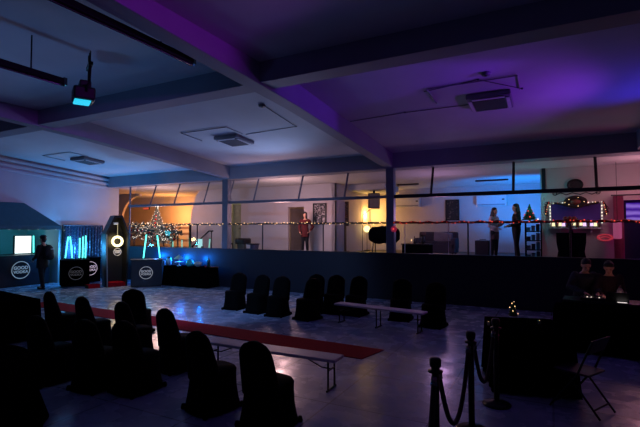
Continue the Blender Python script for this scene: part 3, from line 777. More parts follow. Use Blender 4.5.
# dark counter with candle, sofa
xa, za = W(402, 243.5, 15.2); xb, _ = W(430, 243.5, 15.2)
t = thing('black_side_table', 'long black covered table behind the glass with a lit candle on it', 'table', ((xa + xb) / 2, 15.4, ZP))
w_ = xb - xa; h_ = za - ZP
MB().box((0, 0, h_ - .02), (w_, .6, .04)).build('tabletop', M_black, t); MB().box((0, 0, h_ / 2 - .02), (w_ - .04, .56, h_ - .05)).build('tablecloth', M_blkcloth, t, bevel=.01)
x, z = W(411.5, 241, 15.3)
def candle(label, loc, s=1.0):
    t = thing('candle', label, 'candle', loc); MB().lathe([(.03 * s, 0), (.03 * s, .08 * s)], seg=12).build('wax', mat('candle_wax', (220, 190, 150), .5), t); MB().lathe([(.005, .08 * s), (.02 * s, .11 * s), (.004, .16 * s)], seg=8).build('flame', M_warmbulb, t, smooth=True)
candle('lit candle on the long black covered table behind the glass', (x, 15.3, za + .001), 1.0)
x, z = W(414.5, 240, 15.35); t = thing('dark_bottle', 'small dark bottle next to the candle on the covered table', 'bottle', (x, 15.35, za + .001)); MB().lathe([(.04, 0), (.04, .12), (.016, .17), (.016, .22)], seg=12).build('body', M_black, t, smooth=True); MB().lathe([(.019, .22), (.019, .25)], seg=8).build('cap', M_chrome, t)
xs, zs = W(434, 243, 17.0)
t = thing('sofa', 'dark grey sofa with a pale throw behind the glass under the framed picture', 'sofa', (xs + .1, 17.0, ZP))
M_sofa = mat('sofa_fabric', (58, 54, 66), .9, scale=25)
MB().box((0, 0, .24), (1.5, .8, .34)).build('base', M_sofa, t, bevel=.04); MB().box((0, .34, .55), (1.5, .18, .62)).build('backrest', M_sofa, t, bevel=.06)
for s in (-1, 1): MB().box((s * .68, 0, .42), (.18, .8, .42)).build('armrest', M_sofa, t, bevel=.05)
for s in (-1, 1): MB().box((s * .3, -.05, .44), (.58, .66, .12)).build('cushion', M_sofa, t, bevel=.04)
MB().box((.2, .22, .66), (.7, .12, .36), (.2, .1, 0)).build('throw', mat('pale_throw', (130, 122, 132), .9), t, bevel=.03)
for s in (-1, 1):
    for yy in (-.33, .33): MB().cyl((s * .65, yy, 0), (s * .65, yy, .09), .025).build('foot', M_black, t)
x, z = W(421, 240, 16.0); t = thing('table_vase', 'dark curved vase at the right end of the covered table', 'vase', (W(423, 240, 15.35)[0], 15.35, za + .001))
MB().lathe([(.05, 0), (.09, .08), (.05, .2), (.09, .30), (.07, .31), (.03, .2)], seg=16).build('body', M_black, t, smooth=True); MB().ball((0, 0, .33), (.13, .13, .09), 10).build('dried_flowers', mat('dried_brown', (50, 34, 30), .9), t)
# black speaker box by the women
xa, za = W(474.5, 240.5, 16.2); xb, _ = W(489, 250, 16.2)
t = thing('floor_speaker', 'large black loudspeaker box on the floor left of the woman in the pale top', 'loudspeaker', ((xa + xb) / 2, 16.5, ZP))
w_ = xb - xa; h_ = za - ZP
MB().box((0, 0, h_ / 2), (w_, .5, h_)).build('cabinet', M_black, t, bevel=.02); MB().box((0, -.255, h_ / 2), (w_ - .06, .02, h_ - .06)).build('grille', mat('dark_grille', (26, 26, 34), .5), t)
MB().tube([(-.1, 0, h_), (-.1, 0, h_ + .03), (.1, 0, h_ + .03), (.1, 0, h_)], .012).build('handle', M_blkmetal, t)
# wall air conditioners
def split_ac(label, px0, px1, py0, py1, Y):
    x0, z1 = W(px0, py0, Y); x1, z0 = W(px1, py1, Y); w, h = x1 - x0, z1 - z0
    t = thing('wall_air_conditioner', label, 'air conditioner', ((x0 + x1) / 2, Y - .13, z0), 0, 'white wall air conditioners')
    cs = MB().box((0, 0, h / 2), (w, .24, h)).build('casing', M_white, t, bevel=.03); MB().box((0, -.123, .06), (w - .1, .012, .06), (.2, 0, 0)).build('louvre', mat('ac_grey', (150, 150, 156), .5), cs)
    MB().box((w / 2 - .12, -.124, h * .6), (.1, .008, .05)).build('display', M_black, cs)
split_ac('white wall air conditioner left of the dark framed picture', 394, 421, 198.5, 207, YB)
split_ac('white wall air conditioner above the woman in the pale top', 477, 507, 196, 206, YB)
# fluorescent battens under the platform ceiling
def batten(label, px0, px1, py, Y):
    z = ZC - .001; a = F(px0, py, z); b = F(px1, py, z); Yc = (a[1] + b[1]) / 2
    t = thing('ceiling_batten', label, 'ceiling light', ((a[0] + b[0]) / 2, Yc, z - .09), 0, 'slim ceiling battens')
    L = abs(b[0] - a[0]); MB().box((0, 0, .06), (L, .09, .05)).build('housing', M_dframe, t); MB().cyl((-L / 2 + .04, 0, .02), (L / 2 - .04, 0, .02), .018).build('tube', M_white, t); MB().box((0, 0, .085), (.2, .05, .012)).build('mount', M_white, t)
batten('slim ceiling light behind the upper glass right of the main post', 396, 420, 183.8, 15)
batten('slim ceiling light in the blue glow behind the upper glass', 474, 509, 179.5, 15)
# left area: bins, small chair
xb, zb = W(243, 238.5, 14.6)
t = thing('wheelie_bin', 'grey green bin with a black lid behind the glass right of the post', 'bin', (xb, 14.6, ZP))
h_ = zb - ZP - .06
MB().loft([sq_ring(.17, .18, .06, p=5), sq_ring(.21, .22, h_, p=5)]).build('body', mat('bin_grey', (92, 100, 96), .5), t, bevel=.01); MB().loft([sq_ring(.27, .25, h_ - .16, p=5), sq_ring(.28, .26, h_, p=5), sq_ring(.25, .23, h_ + .07, .02, p=5)]).build('lid', M_black, t)
for s in (-1, 1): MB().cyl((s * .16, .17, .07), (s * .21, .17, .07), .07, seg=14).build('wheel', M_black, t)
xb, zb = W(253, 243.5, 14.3)
t = thing('blue_bin', 'smaller blue and white bin standing right of the grey green bin', 'bin', (xb, 14.3, ZP))
MB().loft([sq_ring(.17, .16, 0, p=4), sq_ring(.22, .2, zb - ZP, p=4)]).build('body', mat('bin_blue', (52, 60, 92), .5), t); MB().box((-.08, -.205, (zb - ZP) * .72), (.18, .012, .16)).build('sticker', M_white, t); MB().loft([sq_ring(.235, .215, zb - ZP - .04, p=4), sq_ring(.235, .215, zb - ZP, p=4)]).build('rim_band', M_dframe, t)
xb, zb = W(228.7, 243, 14.2)
t = thing('small_dark_stool', 'small dark stool just right of the left post behind the glass', 'stool', (xb, 14.2, ZP))
for sx in (-1, 1):
    for sy in (-1, 1): MB().cyl((sx * .13, sy * .13, 0), (sx * .11, sy * .11, zb - ZP - .05), .018).build('leg', M_blkmetal, t)
MB().lathe([(.01, zb - ZP - .06), (.17, zb - ZP - .06), (.17, zb - ZP), (.01, zb - ZP)], seg=18).build('seat', M_black, t)
# warm wall lantern beside the post
xq, zq = W(229.5, 220, 15.5); t = thing('wall_lantern', 'orange glowing wall lantern just right of the left post', 'lantern', (xq - .12, 15.5, zq)); MB().box((0, .06, 0), (.1, .06, .2)).build('bracket', M_black, t); MB().ball((0, 0, .02), (.06, .05, .1), 10).build('bulb', glow('orange_bulb', (255, 150, 70), 2.0), t, smooth=True)
# doors standing in the two openings
def door_leaf(n, x0, x1, zt, ang, m):
    t = bpy.data.objects.new('door_%d' % n, None); COL.objects.link(t); t['kind'] = 'structure'; t.location = (x0 + .03, YA + .17, ZP); t.rotation_euler = (0, 0, R(ang))
    w, h = x1 - x0 - .06, zt - ZP - .05
    lf = MB().box((w / 2, .02, h / 2), (w, .04, h)).build('leaf', m, t, bevel=.005)
    MB().cyl((w - .08, -.03, 1.0), (w - .08, .0, 1.0), .02).cyl((w - .08, -.04, 1.0), (w - .19, -.04, 1.0), .011).build('handle', M_chrome, lf)
M_door = mat('door_olive', (150, 148, 112), .6); M_door2 = mat('door_brown', (112, 100, 96), .6)
door_leaf(1, d0, d1, dz, 0, M_door); door_leaf(2, e0, e0 + .8, ez, 62, M_door2)
# stair rail and wooden landing in front of the orange niche
xs0, zs0 = W(192, 246, 13.9); xs1, zs1 = W(212, 231, 13.9)
t = thing('stair_handrail', 'dark sloping stair handrail behind the glass left of the post', 'handrail', (xs0, 13.9, ZP))
dx = xs1 - xs0
MB().tube([(0, 0, .22), (dx * .85, 0, zs1 - ZP), (dx * 1.05, 0, zs1 - ZP)], .03, 8).build('handrail', M_blkmetal, t)
for u in (.05, .5, .98): MB().cyl((dx * u, 0, 0), (dx * u, 0, .22 + (zs1 - ZP - .22) * min(1, u / .85)), .02).build('post', M_blkmetal, t)
xs0, _ = W(172, 240, 14.9); xs1, _ = W(190, 240, 14.9)
t = thing('wooden_railing', 'orange lit wooden railing of two boards between the Christmas tree and the stair', 'railing', ((xs0 + xs1) / 2, 14.9, ZP))
w_ = xs1 - xs0
for s in (-1, 1): MB().box((s * w_ / 2, 0, .62), (.08, .08, 1.24)).build('post', M_blkmetal if s > 0 else M_wood, t)
for z in (.45, .75, 1.02): MB().box((0, -.02, z), (w_, .03, .11)).build('board', mat('pine_board', (176, 120, 70), .5), t)
# red exit like sign: plain red glowing bar
x, z = W(146, 208.5, 15.5); t = thing('red_sign', 'small glowing red sign on the wall above the Christmas tree', 'sign', (x, 15.5, z)); MB().box((0, .03, 0), (.42, .05, .14)).build('case', M_black, t); MB().box((0, 0, 0), (.38, .02, .10)).build('diffuser', glow('red_sign_glow', (230, 90, 60), .8), t)
# ---- Christmas tree with white lights
xt, zt = W(157, 204.5, 14.4)
t = thing('christmas_tree', 'white lit Christmas tree standing behind the glass before the orange niche', 'Christmas tree', (xt, 14.4, ZP))
H = zt - ZP
MB().lathe([(.2, 0), (.2, .05), (.04, .08), (.035, .4)], seg=14).build('stand', M_wood, t)
M_fir = mat('frosted_fir', (92, 96, 84), .8, var=.5, scale=25)
mb = MB()
for k in range(11):
    u = k / 10; z0_ = .35 + (H - .6) * u; r = .52 * (1 - u) + .10; n = 26; a = [];
    ring = [(r * (1 if i % 2 else .72) * math.cos(2 * PI * i / n + k), r * (1 if i % 2 else .72) * math.sin(2 * PI * i / n + k), z0_ - (.06 if i % 2 else 0)) for i in range(n)]
    mb.loft([ring, [(.03 * math.cos(2 * PI * i / n + k), .03 * math.sin(2 * PI * i / n + k), z0_ + .32 * (1 - .35 * u)) for i in range(n)]])
mb.build('foliage', M_fir, t)
M_fairy = glow('fairy_white', (255, 226, 205), 1.5); M_red_b = mat('red_bauble', (170, 24, 24), .25); M_sil = mat('silver_bauble', (190, 180, 172), .2, .9)
for k in range(64):
    u = (k + .5) / 64; a = k * 2.39996; r = .57 * (1 - u) + .09; z0_ = .32 + (H - .62) * u
    MB().ball((r * math.cos(a), r * math.sin(a), z0_), .019, 6).build('bulb', M_fairy, t)
for k in range(26):
    u = (k + .5) / 26; a = k * 2.1 + 1; r = .53 * (1 - u) + .08; z0_ = .30 + (H - .7) * u
    MB().ball((r * math.cos(a), r * math.sin(a), z0_), .045, 8).build('bauble', M_red_b if k % 3 else M_sil, t, smooth=True)
MB().prism([((.13 if i % 2 == 0 else .055) * math.sin(PI * i / 5), (.13 if i % 2 == 0 else .055) * math.cos(PI * i / 5)) for i in range(10)], lambda x, z: (x, -.02, H + z - .12), lambda x, z: (x, .02, H + z - .12)).build('star', glow('star_glow', (255, 240, 215), 1.6), t)
# decorated branch bank either side of the tree
def branch_bank(label, px0, px1, py0, py1, Y, seed):
    rnd = random.Random(seed); x0, z1 = W(px0, py0, Y); x1, z0 = W(px1, py1, Y); L = x1 - x0
    t = thing('decorated_garland', label, 'garland', ((x0 + x1) / 2, Y, ZP), 0, 'decorated branch garlands')
    f = MB(); zc = (z0 + z1) / 2 - ZP; hh = (z1 - z0) / 2
    for k in range(70):
        u = rnd.uniform(-1, 1); p = Vector((u * L / 2, rnd.uniform(-.12, .12), zc + rnd.uniform(-1, 1) * hh * .8))
        d = Vector((rnd.uniform(-1, 1), rnd.uniform(-.8, .8), rnd.uniform(-1, 1))).normalized() * .2
        f.loft([[p + Vector((.05, 0, 0)), p + Vector((0, .05, .02)), p + Vector((-.05, 0, .03)), p + Vector((0, -.05, 0))], [p + d + Vector((.01, 0, 0)), p + d + Vector((0, .01, 0)), p + d + Vector((-.01, 0, 0)), p + d + Vector((0, -.01, 0))]])
    f.tube([(-L / 2, 0, zc), (0, 0, zc + .02), (L / 2, 0, zc)], .05)
    f.build('foliage', M_fir, t)
    for s in (-.7, .7): MB().cyl((s * L / 2, .05, 0), (s * L / 2, .05, zc), .03).build('stand', M_wood, t)
    for k in range(48): MB().ball((rnd.uniform(-1, 1) * L / 2, rnd.uniform(-.2, -.08), zc + rnd.uniform(-1, 1) * hh), .020, 6).build('bulb', M_fairy, t)
    for k in range(14): MB().ball((rnd.uniform(-1, 1) * L / 2, rnd.uniform(-.2, -.1), zc + rnd.uniform(-1, 1) * hh), .05, 8).build('bauble', M_red_b if k % 2 else M_sil, t, smooth=True)
branch_bank('decorated garland full of lights left of the Christmas tree', 130, 154, 222, 239, 13.3, 3)
branch_bank('decorated garland full of lights right of the Christmas tree', 160, 180, 224, 241, 13.3, 5)
# pale teal lit things beside the stair
for i, (px, lb) in enumerate(((173, 'short pale teal tube under the wooden railing, left one'), (182, 'short pale teal tube under the wooden railing, right one'), (208.5, 'short slanted teal tube at the foot of the stair handrail'))):
    xa, za = W(px + (1.5 if i == 2 else 0), 239 if i < 2 else 238, 13.3); xb, _ = W(px, 248, 13.3)
    led_tube(lb, (xb, 13.3, ZP), (xa, 13.3, za), m=glow('pale_teal_led', (150, 240, 220), .9))
x, z = W(200, 239, 13.25); t = thing('small_light_box', 'small glowing pale cyan box beside the stair handrail', 'light box', (x, 13.25, ZP)); MB().box((0, 0, .14), (.26, .12, .28)).build('case', M_black, t); MB().box((0, -.03, (z - ZP) / 2), (.22, .10, z - ZP)).build('diffuser', glow('small_box_glow', (190, 245, 245), .95), t)

# ---- right side: shelves, mirror, curtain, window of purple light
xr0, zr0 = W(525.5, 222, 14.5); xr1, _ = W(541, 222, 14.5)
t = thing('shelf_rack', 'blue lit open shelf rack at the wall corner behind the woman in black', 'shelf', ((xr0 + xr1) / 2, 14.5, ZP))
w_ = xr1 - xr0; h_ = zr0 - ZP
for sx in (-1, 1):
    for sy in (-1, 1): MB().box((sx * w_ / 2, sy * .18, h_ / 2), (.035, .035, h_)).build('post', M_blkmetal, t)
for k in range(5): MB().box((0, 0, .08 + (h_ - .1) * k / 4), (w_, .4, .03)).build('shelf', M_dframe, t)
for sh in range(4):
    for k in range(3):
        zz = .08 + (h_ - .1) * sh / 4 + .017; x_ = (xr0 + xr1) / 2 - w_ * .3 + k * w_ * .3; h2 = (.10 + .05 * ((k * 7 + sh * 3) % 3)); b_ = thing('shelf_box', '%s box on the %s shelf of the blue lit rack' % (['left', 'middle', 'right'][k], ['lowest', 'second lowest', 'third', 'top full'][sh]), 'box', (x_, 14.45, ZP + zz), 0, 'boxes on the shelf rack')
        MB().box((0, 0, h2 / 2), (w_ * .24, .24, h2)).build('body', [mat('box_teal', (70, 130, 140), .6), mat('box_grey', (110, 116, 130), .6), mat('box_dark', (40, 52, 66), .6)][(k + sh) % 3], b_, bevel=.008); MB().box((0, 0, h2), (w_ * .25, .25, .02)).build('lid', M_dframe, b_)
x, z = W(529.5, 203.5, 14.5); t = thing('small_christmas_tree', 'dark small Christmas tree standing on top of the shelf rack', 'Christmas tree', (x, 14.45, ZP + h_))
Ht = z - ZP - h_; mb = MB()
for k in range(6):
    n = 18; r = .24 * (1 - k / 6.5); z0_ = .06 + (Ht - .16) * k / 6; mb.loft([[(r * (1 if i % 2 else .7) * math.cos(2 * PI * i / n), r * (1 if i % 2 else .7) * math.sin(2 * PI * i / n), z0_) for i in range(n)], [(.01 * math.cos(2 * PI * i / n), .01 * math.sin(2 * PI * i / n), z0_ + Ht * .27) for i in range(n)]])
mb.build('foliage', M_green, t); MB().cyl((0, 0, 0), (0, 0, .1), .03).build('trunk', M_wood, t)
for k in range(10): a = k * 2.4; r = .22 * (1 - k / 11); MB().ball((r * math.cos(a), r * math.sin(a), .08 + (Ht - .2) * k / 10), .022, 6).build('bulb', M_whitebulb if k % 3 == 0 else M_redbulb, t)
# narrow dark banner on the corner
x, z = W(540.3, 178, 14.85); t = thing('column_speaker', 'narrow dark speaker column fixed at the wall corner beside the blue glow', 'loudspeaker', (x + .09, 14.85, z - .3)); MB().box((0, 0, .3), (.10, .10, .75)).build('cabinet', M_black, t, bevel=.01); MB().box((-.0, -.055, .3), (.08, .01, .7)).build('grille', M_dframe, t)
# mirror; its purple reflection is painted on as flat violet, nothing is mirrored
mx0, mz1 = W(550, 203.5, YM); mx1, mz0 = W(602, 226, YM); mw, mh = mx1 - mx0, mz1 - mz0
t = thing('wall_mirror', 'wide wall mirror framed in fairy lights with a painted purple reflection', 'mirror', ((mx0 + mx1) / 2, YM - .03, mz0))
MB().box((0, .01, mh / 2), (mw, .03, mh)).build('mirror_glass', mat('mirror_painted_reflection', (84, 60, 140), .15, 0, var=.03), t)
f = MB()
for s in (-1, 1): f.box((s * mw / 2, 0, mh / 2), (.05, .05, mh + .05)).box((0, 0, mh / 2 + s * mh / 2), (mw, .05, .05))
f.build('frame', M_white, t)
k = 0
for i in range(13):
    MB().ball((-mw / 2 + mw * i / 12, -.035, mh), .016, 6).build('bulb', M_whitebulb, t)
for i in range(1, 7):
    for s in (-1, 1): MB().ball((s * mw / 2, -.035, mh * i / 7), .017, 6).build('bulb', M_whitebulb, t)
sh_ = thing('lit_shelf', 'glowing warm shelf of bottles and candles along the foot of the mirror', 'shelf', ((mx0 + mx1) / 2, YM - .10, mz0 - .06))
MB().box((0, 0, 0), (mw + .05, .2, .03)).build('board', M_white, sh_)
for s in (-.6, .6): MB().box((s * mw / 2, .04, -.07), (.03, .12, .12)).build('bracket', M_white, sh_)
rnd = random.Random(4)
for i in range(14):
    x_ = (mx0 + mx1) / 2 - mw / 2 + .08 + (mw - .16) * i / 13; lit = i in (0, 2, 3, 6, 8, 9, 11, 12)
    hb = .12 + .10 * rnd.random()
    b_ = thing('shelf_candle' if lit else 'shelf_bottle', ('lit candle glass on the mirror shelf, number order ' if lit else 'bottle on the mirror shelf, order ').split(',')[0] + ', ' + ['at its left end', 'second from its left end', 'third from its left end', 'fourth from its left end', 'fifth from its left end', 'sixth from its left end', 'just left of its middle', 'just right of its middle', 'sixth from its right end', 'fifth from its right end', 'fourth from its right end', 'third from its right end', 'second from its right end', 'at its right end'][i], 'candle' if lit else 'bottle', (x_, YM - .11, mz0 - .045), 0, 'things on the mirror shelf')
    if lit: MB().lathe([(.04, 0), (.046, hb * .3), (.042, hb * .3), (.038, .02)], seg=12).build('glass', M_clear, b_); MB().lathe([(.036, .02), (.040, hb * .5), (.036, hb)], seg=10).build('glowing_wax', glow(['candle_glow', 'candle_glow_pink'][i % 2], [(255, 225, 170), (235, 190, 235)][i % 2], 1.7), b_)
    else: MB().lathe([(.035, 0), (.035, hb * .7), (.014, hb), (.014, hb + .05)], seg=12).build('body', M_wood, b_); MB().lathe([(.017, hb + .05), (.017, hb + .08)], seg=8).build('cap', M_chrome, b_)
# garlands and ornaments above the mirror
def garland(label, pts, Y, r=.09, seed=1, m=M_green):
    rnd = random.Random(seed); P = [Vector((W(px, py, Y)[0], Y, W(px, py, Y)[1])) for px, py in pts]; o = P[0].copy()
    t = thing('fir_garland', label, 'garland', o, 0, 'garlands round the mirror'); f = MB(); f.tube([p - o for p in P], .03, 6)
    for a, b in zip(P, P[1:]):
        for k in range(int((b - a).length / .03) + 2):
            p = a.lerp(b, rnd.random()) - o; d = Vector((rnd.uniform(-1, 1), rnd.uniform(-.7, .1), rnd.uniform(-1, 1))).normalized() * r
            f.loft([[p + Vector((.02, 0, 0)), p + Vector((0, 0, .02)), p - Vector((.02, 0, 0))], [p + d + Vector((.004, 0, 0)), p + d + Vector((0, 0, .004)), p + d - Vector((.004, 0, 0))]])
    f.build('foliage', m, t)
    for k in range(6): a = P[0].lerp(P[-1], (k + .5) / 6) - o; MB().ball((a.x, -.09, a.z), .012, 6).build('bulb', M_warmbulb if k % 2 else M_redbulb, t)
M_dg = mat('dark_garland', (40, 24, 28), .8, var=.4, scale=20)
garland('dark garland hanging down the left end of the mirror', [(549, 202), (546, 206), (545.5, 215)], YM - .12, .10, 1, M_dg)
garland('dark garland hanging down the right end of the mirror', [(603, 202), (606, 206), (606.5, 215)], YM - .12, .10, 2, M_dg)
garland('dark garland swag along the top edge of the mirror', [(554, 203), (566, 205), (586, 205), (599, 202)], YM - .12, .07, 3, M_dg)
x, z = W(575.5, 202, YM - .14); t = thing('wreath', 'round dark wreath on the middle of the mirror top', 'wreath', (x, YM - .17, z)); MB().torus((0, 0, 0), .13, .06, 'Y', 24, 8, 1.6).build('foliage', M_dg, t); MB().ball((0, -.03, 0), (.14, .05, .08), 10).build('bow', mat('wreath_bow', (120, 60, 50), .5), t, smooth=True)
for k in range(5): MB().ball((.21 * math.cos(k * 1.25), -.07, .13 * math.sin(k * 1.25)), .012, 6).build('bulb', M_warmbulb, t)
x, z = W(575, 185, YM); t = thing('round_ornament', 'dark round ornament on the wall above the mirror', 'ornament', (x, YM - .06, z)); MB().torus((0, 0, 0), .15, .03, 'Y', 24, 8, 1.2).build('rim', M_black, t, smooth=True); MB().cyl((0, .04, 0), (0, 0, 0), .15, seg=24).build('disc', mat('ornament_brown', (44, 34, 38), .5), t)
x, z = W(576, 194, YM); t = thing('wall_script', 'faint dark scrolled ornament on the wall just above the wreath', 'ornament', (x, YM - .02, z))
MB().tube([(-.55, 0, -.03), (-.4, 0, .05), (-.25, 0, -.02), (-.1, 0, .04), (.1, 0, -.02), (.25, 0, .04), (.4, 0, -.02), (.55, 0, .04)], .014, 6).build('scroll', M_dframe, t)
for s in (-1, 1): MB().torus((s * .55, 0, .03), .05, .012, 'Y', 14, 6).build('curl', M_dframe, t)
# two dark tall cloaked bar tables in front of the mirror
xc, zc = W(571, 233, 13.9)
t = thing('cocktail_table', 'tall dark draped cocktail table in front of the mirror', 'table', (xc, 13.9, ZP))
hh = zc - ZP
MB().lathe([(.01, hh - .03), (.36, hh - .03), (.36, hh)], seg=30).build('tabletop', M_black, t)
n = 48; MB().loft([[((r + .025 * q * math.sin(9 * 2 * PI * k / n)) * math.cos(2 * PI * k / n), (r + .025 * q * math.sin(9 * 2 * PI * k / n)) * math.sin(2 * PI * k / n), z) for k in range(n)] for r, z, q in ((.02, hh + .004, 0), (.365, hh + .004, 0), (.35, hh * .7, .6), (.30, hh * .4, 1), (.36, .02, 1))], cap=False).build('tablecloth', M_blkcloth, t, smooth=True)
t = thing('flower_vase', 'dark red flowers in a slim vase on the tall draped table', 'vase', (xc - .0, 13.9, ZP + hh + .006)); MB().lathe([(.06, 0), (.04, .1), (.05, .2), (.045, .2), (.03, .1)], seg=14).build('vase', M_black, t, smooth=True)
for k in range(7): a = k * .9; p = (.14 * math.cos(a) * (k > 0), .1 * math.sin(a) * (k > 0), .34 + .05 * (k % 2)); MB().cyl((0, 0, .1), p, .006).build('stem', M_green, t); MB().ball(p, .07, 8).build('flower', mat('dark_red_petals', (110, 22, 34), .7), t, smooth=True)
x, z = W(605, 237.5, YM); t = thing('pink_sign', 'small glowing red pink neon sign low on the wall right of the mirror', 'sign', (x, YM - .03, z))
MB().torus((0, 0, 0), .085, .018, 'Y', 24, 8, 2.0).build('neon_loop', glow('pink_neon', (255, 70, 90), .42), t, smooth=True); MB().tube([(-.12, 0, -.02), (0, 0, .03), (.12, 0, -.02)], .014).build('neon_curve', MATS['pink_neon'], t, smooth=True); MB().box((0, .02, 0), (.42, .01, .24)).build('backing', M_inwall, t)
# curtain at doorway and purple screen beyond
xk0, zk = W(613, 196, 14.6); xk1, _ = W(623.5, 196, 14.6)
t = thing('doorway_curtain', 'magenta lit curtain hanging at the left of the right hand doorway', 'curtain', ((xk0 + xk1) / 2, 14.6, ZP)); n = 36; w_ = xk1 - xk0
a = [(-w_ / 2 + w_ * k / n, .035 * math.sin(k * 1.25), 0) for k in range(n + 1)]
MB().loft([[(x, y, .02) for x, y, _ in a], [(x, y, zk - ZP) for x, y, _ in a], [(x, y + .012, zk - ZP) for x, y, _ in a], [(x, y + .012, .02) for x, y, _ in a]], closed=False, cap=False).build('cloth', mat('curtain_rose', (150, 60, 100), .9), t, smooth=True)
MB().cyl((-w_ / 2 - .05, 0, zk - ZP + .02), (2.2, 0, zk - ZP + .02), .018).build('pole', M_dframe, t)
xk, zk2 = W(617.5, 230, 14.3); t = thing('hanging_lantern', 'pale pink glowing lantern in front of the magenta curtain', 'lantern', (xk, 14.3, zk2)); MB().lathe([(.08, -.24), (.10, -.21), (.10, .18), (.08, .24)], seg=16).build('lamp_shade', glow('pink_lantern', (255, 110, 165), .34), t); MB().cyl((0, 0, .24), (0, 0, 3.94 - zk2), .006).build('cord', M_black, t); MB().lathe([(.1, .23), (.05, .28)], seg=14).build('cap', M_black, t)
xw0, zw1 = W(626, 203, 16.6); xw1, zw0 = W(650, 222, 16.6)
t = thing('arcade_screen', 'glowing violet screen with pale bands in the right hand doorway', 'screen', ((xw0 + xw1) / 2, 16.6, ZP)); w_ = xw1 - xw0; h_ = zw1 - zw0; zb = zw0 - ZP
MB().box((0, .2, (zb + h_) / 2 + .05), (w_ + .15, .36, zb + h_ + .1)).build('cabinet', M_black, t, bevel=.02)
m = glow('violet_screen', (120, 60, 220), .55); nt = m.node_tree; tc = nt.nodes.new('ShaderNodeTexCoord'); wv = nt.nodes.new('ShaderNodeTexWave'); wv.bands_direction = 'Z'; wv.inputs['Scale'].default_value = 1.6; wv.inputs['Distortion'].default_value = 3
rp = nt.nodes.new('ShaderNodeValToRGB'); rp.color_ramp.elements[0].color = lin((70, 24, 170)); rp.color_ramp.elements[1].color = lin((170, 130, 250)); nt.links.new(tc.outputs['Object'], wv.inputs['Vector']); nt.links.new(wv.outputs['Fac'], rp.inputs['Fac']); nt.links.new(rp.outputs['Color'], nt.nodes['Principled BSDF'].inputs['Emission Color'])
MB().box((0, .01, zb + h_ / 2), (w_, .03, h_)).build('screen', m, t)
# ---- lights along the glass rail
def rail_string(label, xa, xb, n, m, rope_m, dense=.03, seed=0):
    rnd = random.Random(seed); t = thing('string_lights', label, 'string lights', (xa, D - .01, 2.31), 0, 'string lights along the glass rail'); L = xb - xa
    N = 90; MB().tube([(L * k / N, -.012 * math.sin(k * 1.9), .022 * math.sin(k * 1.3) - .005) for k in range(N + 1)], dense, 6).build('wire', rope_m, t)
    for k in range(n):
        u = (k + rnd.uniform(.15, .85)) / n; MB().ball((L * u, -dense - .012, rnd.uniform(-.05, .03)), rnd.choice((.011, .015, .019)), 6).build('bulb', m, t)
rail_string('string of white bulbs along the glass rail left of the left post', -15.7, -10.6, 42, M_warmbulb, M_black, .010, 1)
rail_string('string of warm white bulbs along the glass rail between the two posts', -10.4, -4.4, 46, M_warmbulb, M_black, .012, 2)
rail_string('red tinsel string with orange bulbs along the glass rail right of the main post', -4.15, 4.6, 70, M_redbulb, mat('red_tinsel', (120, 14, 24), .6, var=.5, scale=60), .026, 3)
x, z = W(393, 229, D); t = thing('pink_rosette', 'glowing pink rosette tied to the rail at the main post', 'decoration', (x + .02, D + .0, z))
for k in range(6): a = k * PI / 3; MB().ball((.06 * math.cos(a), 0, .06 * math.sin(a)), (.05, .03, .05), 8).build('petal', glow('rosette_pink', (235, 60, 110), .22), t, smooth=True)
MB().ball((0, -.02, 0), .025, 8).build('center', M_redbulb, t, smooth=True)
# ================================================================== PEOPLE
DG = bpy.context.evaluated_depsgraph_get
def skin_mesh(verts, edges, radii, sub=2):
    me = bpy.data.meshes.new('k'); me.from_pydata([tuple(v) for v in verts], edges, [])
    o = bpy.data.objects.new('k', me); COL.objects.link(o)
    o.modifiers.new('s', 'SKIN')
    for i, sv in enumerate(me.skin_vertices[0].data):
        r = radii[i]; sv.radius = r if isinstance(r, tuple) else (r, r); sv.use_root = (i == 0)
    if sub: m = o.modifiers.new('u', 'SUBSURF'); m.levels = sub
    bpy.context.view_layer.update()
    r = bpy.data.meshes.new_from_object(o.evaluated_get(DG())); bpy.data.objects.remove(o); return r
def fuse(name, meshes, vox, m, parent):
    bm = bmesh.new()
    for me in meshes: bm.from_mesh(me)
    me = bpy.data.meshes.new(name); bm.to_mesh(me); bm.free()
    o = bpy.data.objects.new('f', me); COL.objects.link(o)
    r = o.modifiers.new('r', 'REMESH'); r.mode = 'VOXEL'; r.voxel_size = vox; r.use_smooth_shade = True
    sm = o.modifiers.new('sm', 'SMOOTH'); sm.iterations = 2; sm.factor = .4
    bpy.context.view_layer.update()
    res = bpy.data.meshes.new_from_object(o.evaluated_get(DG())); bpy.data.objects.remove(o)
    res.name = name
    return link_mesh(name, res, m, parent, smooth=True)
def blob(parts):
    mb = MB()
    for c, r in parts: mb.ball(c, r, 16)
    me = bpy.data.meshes.new('b'); mb.bm.to_mesh(me); mb.bm.free(); return me
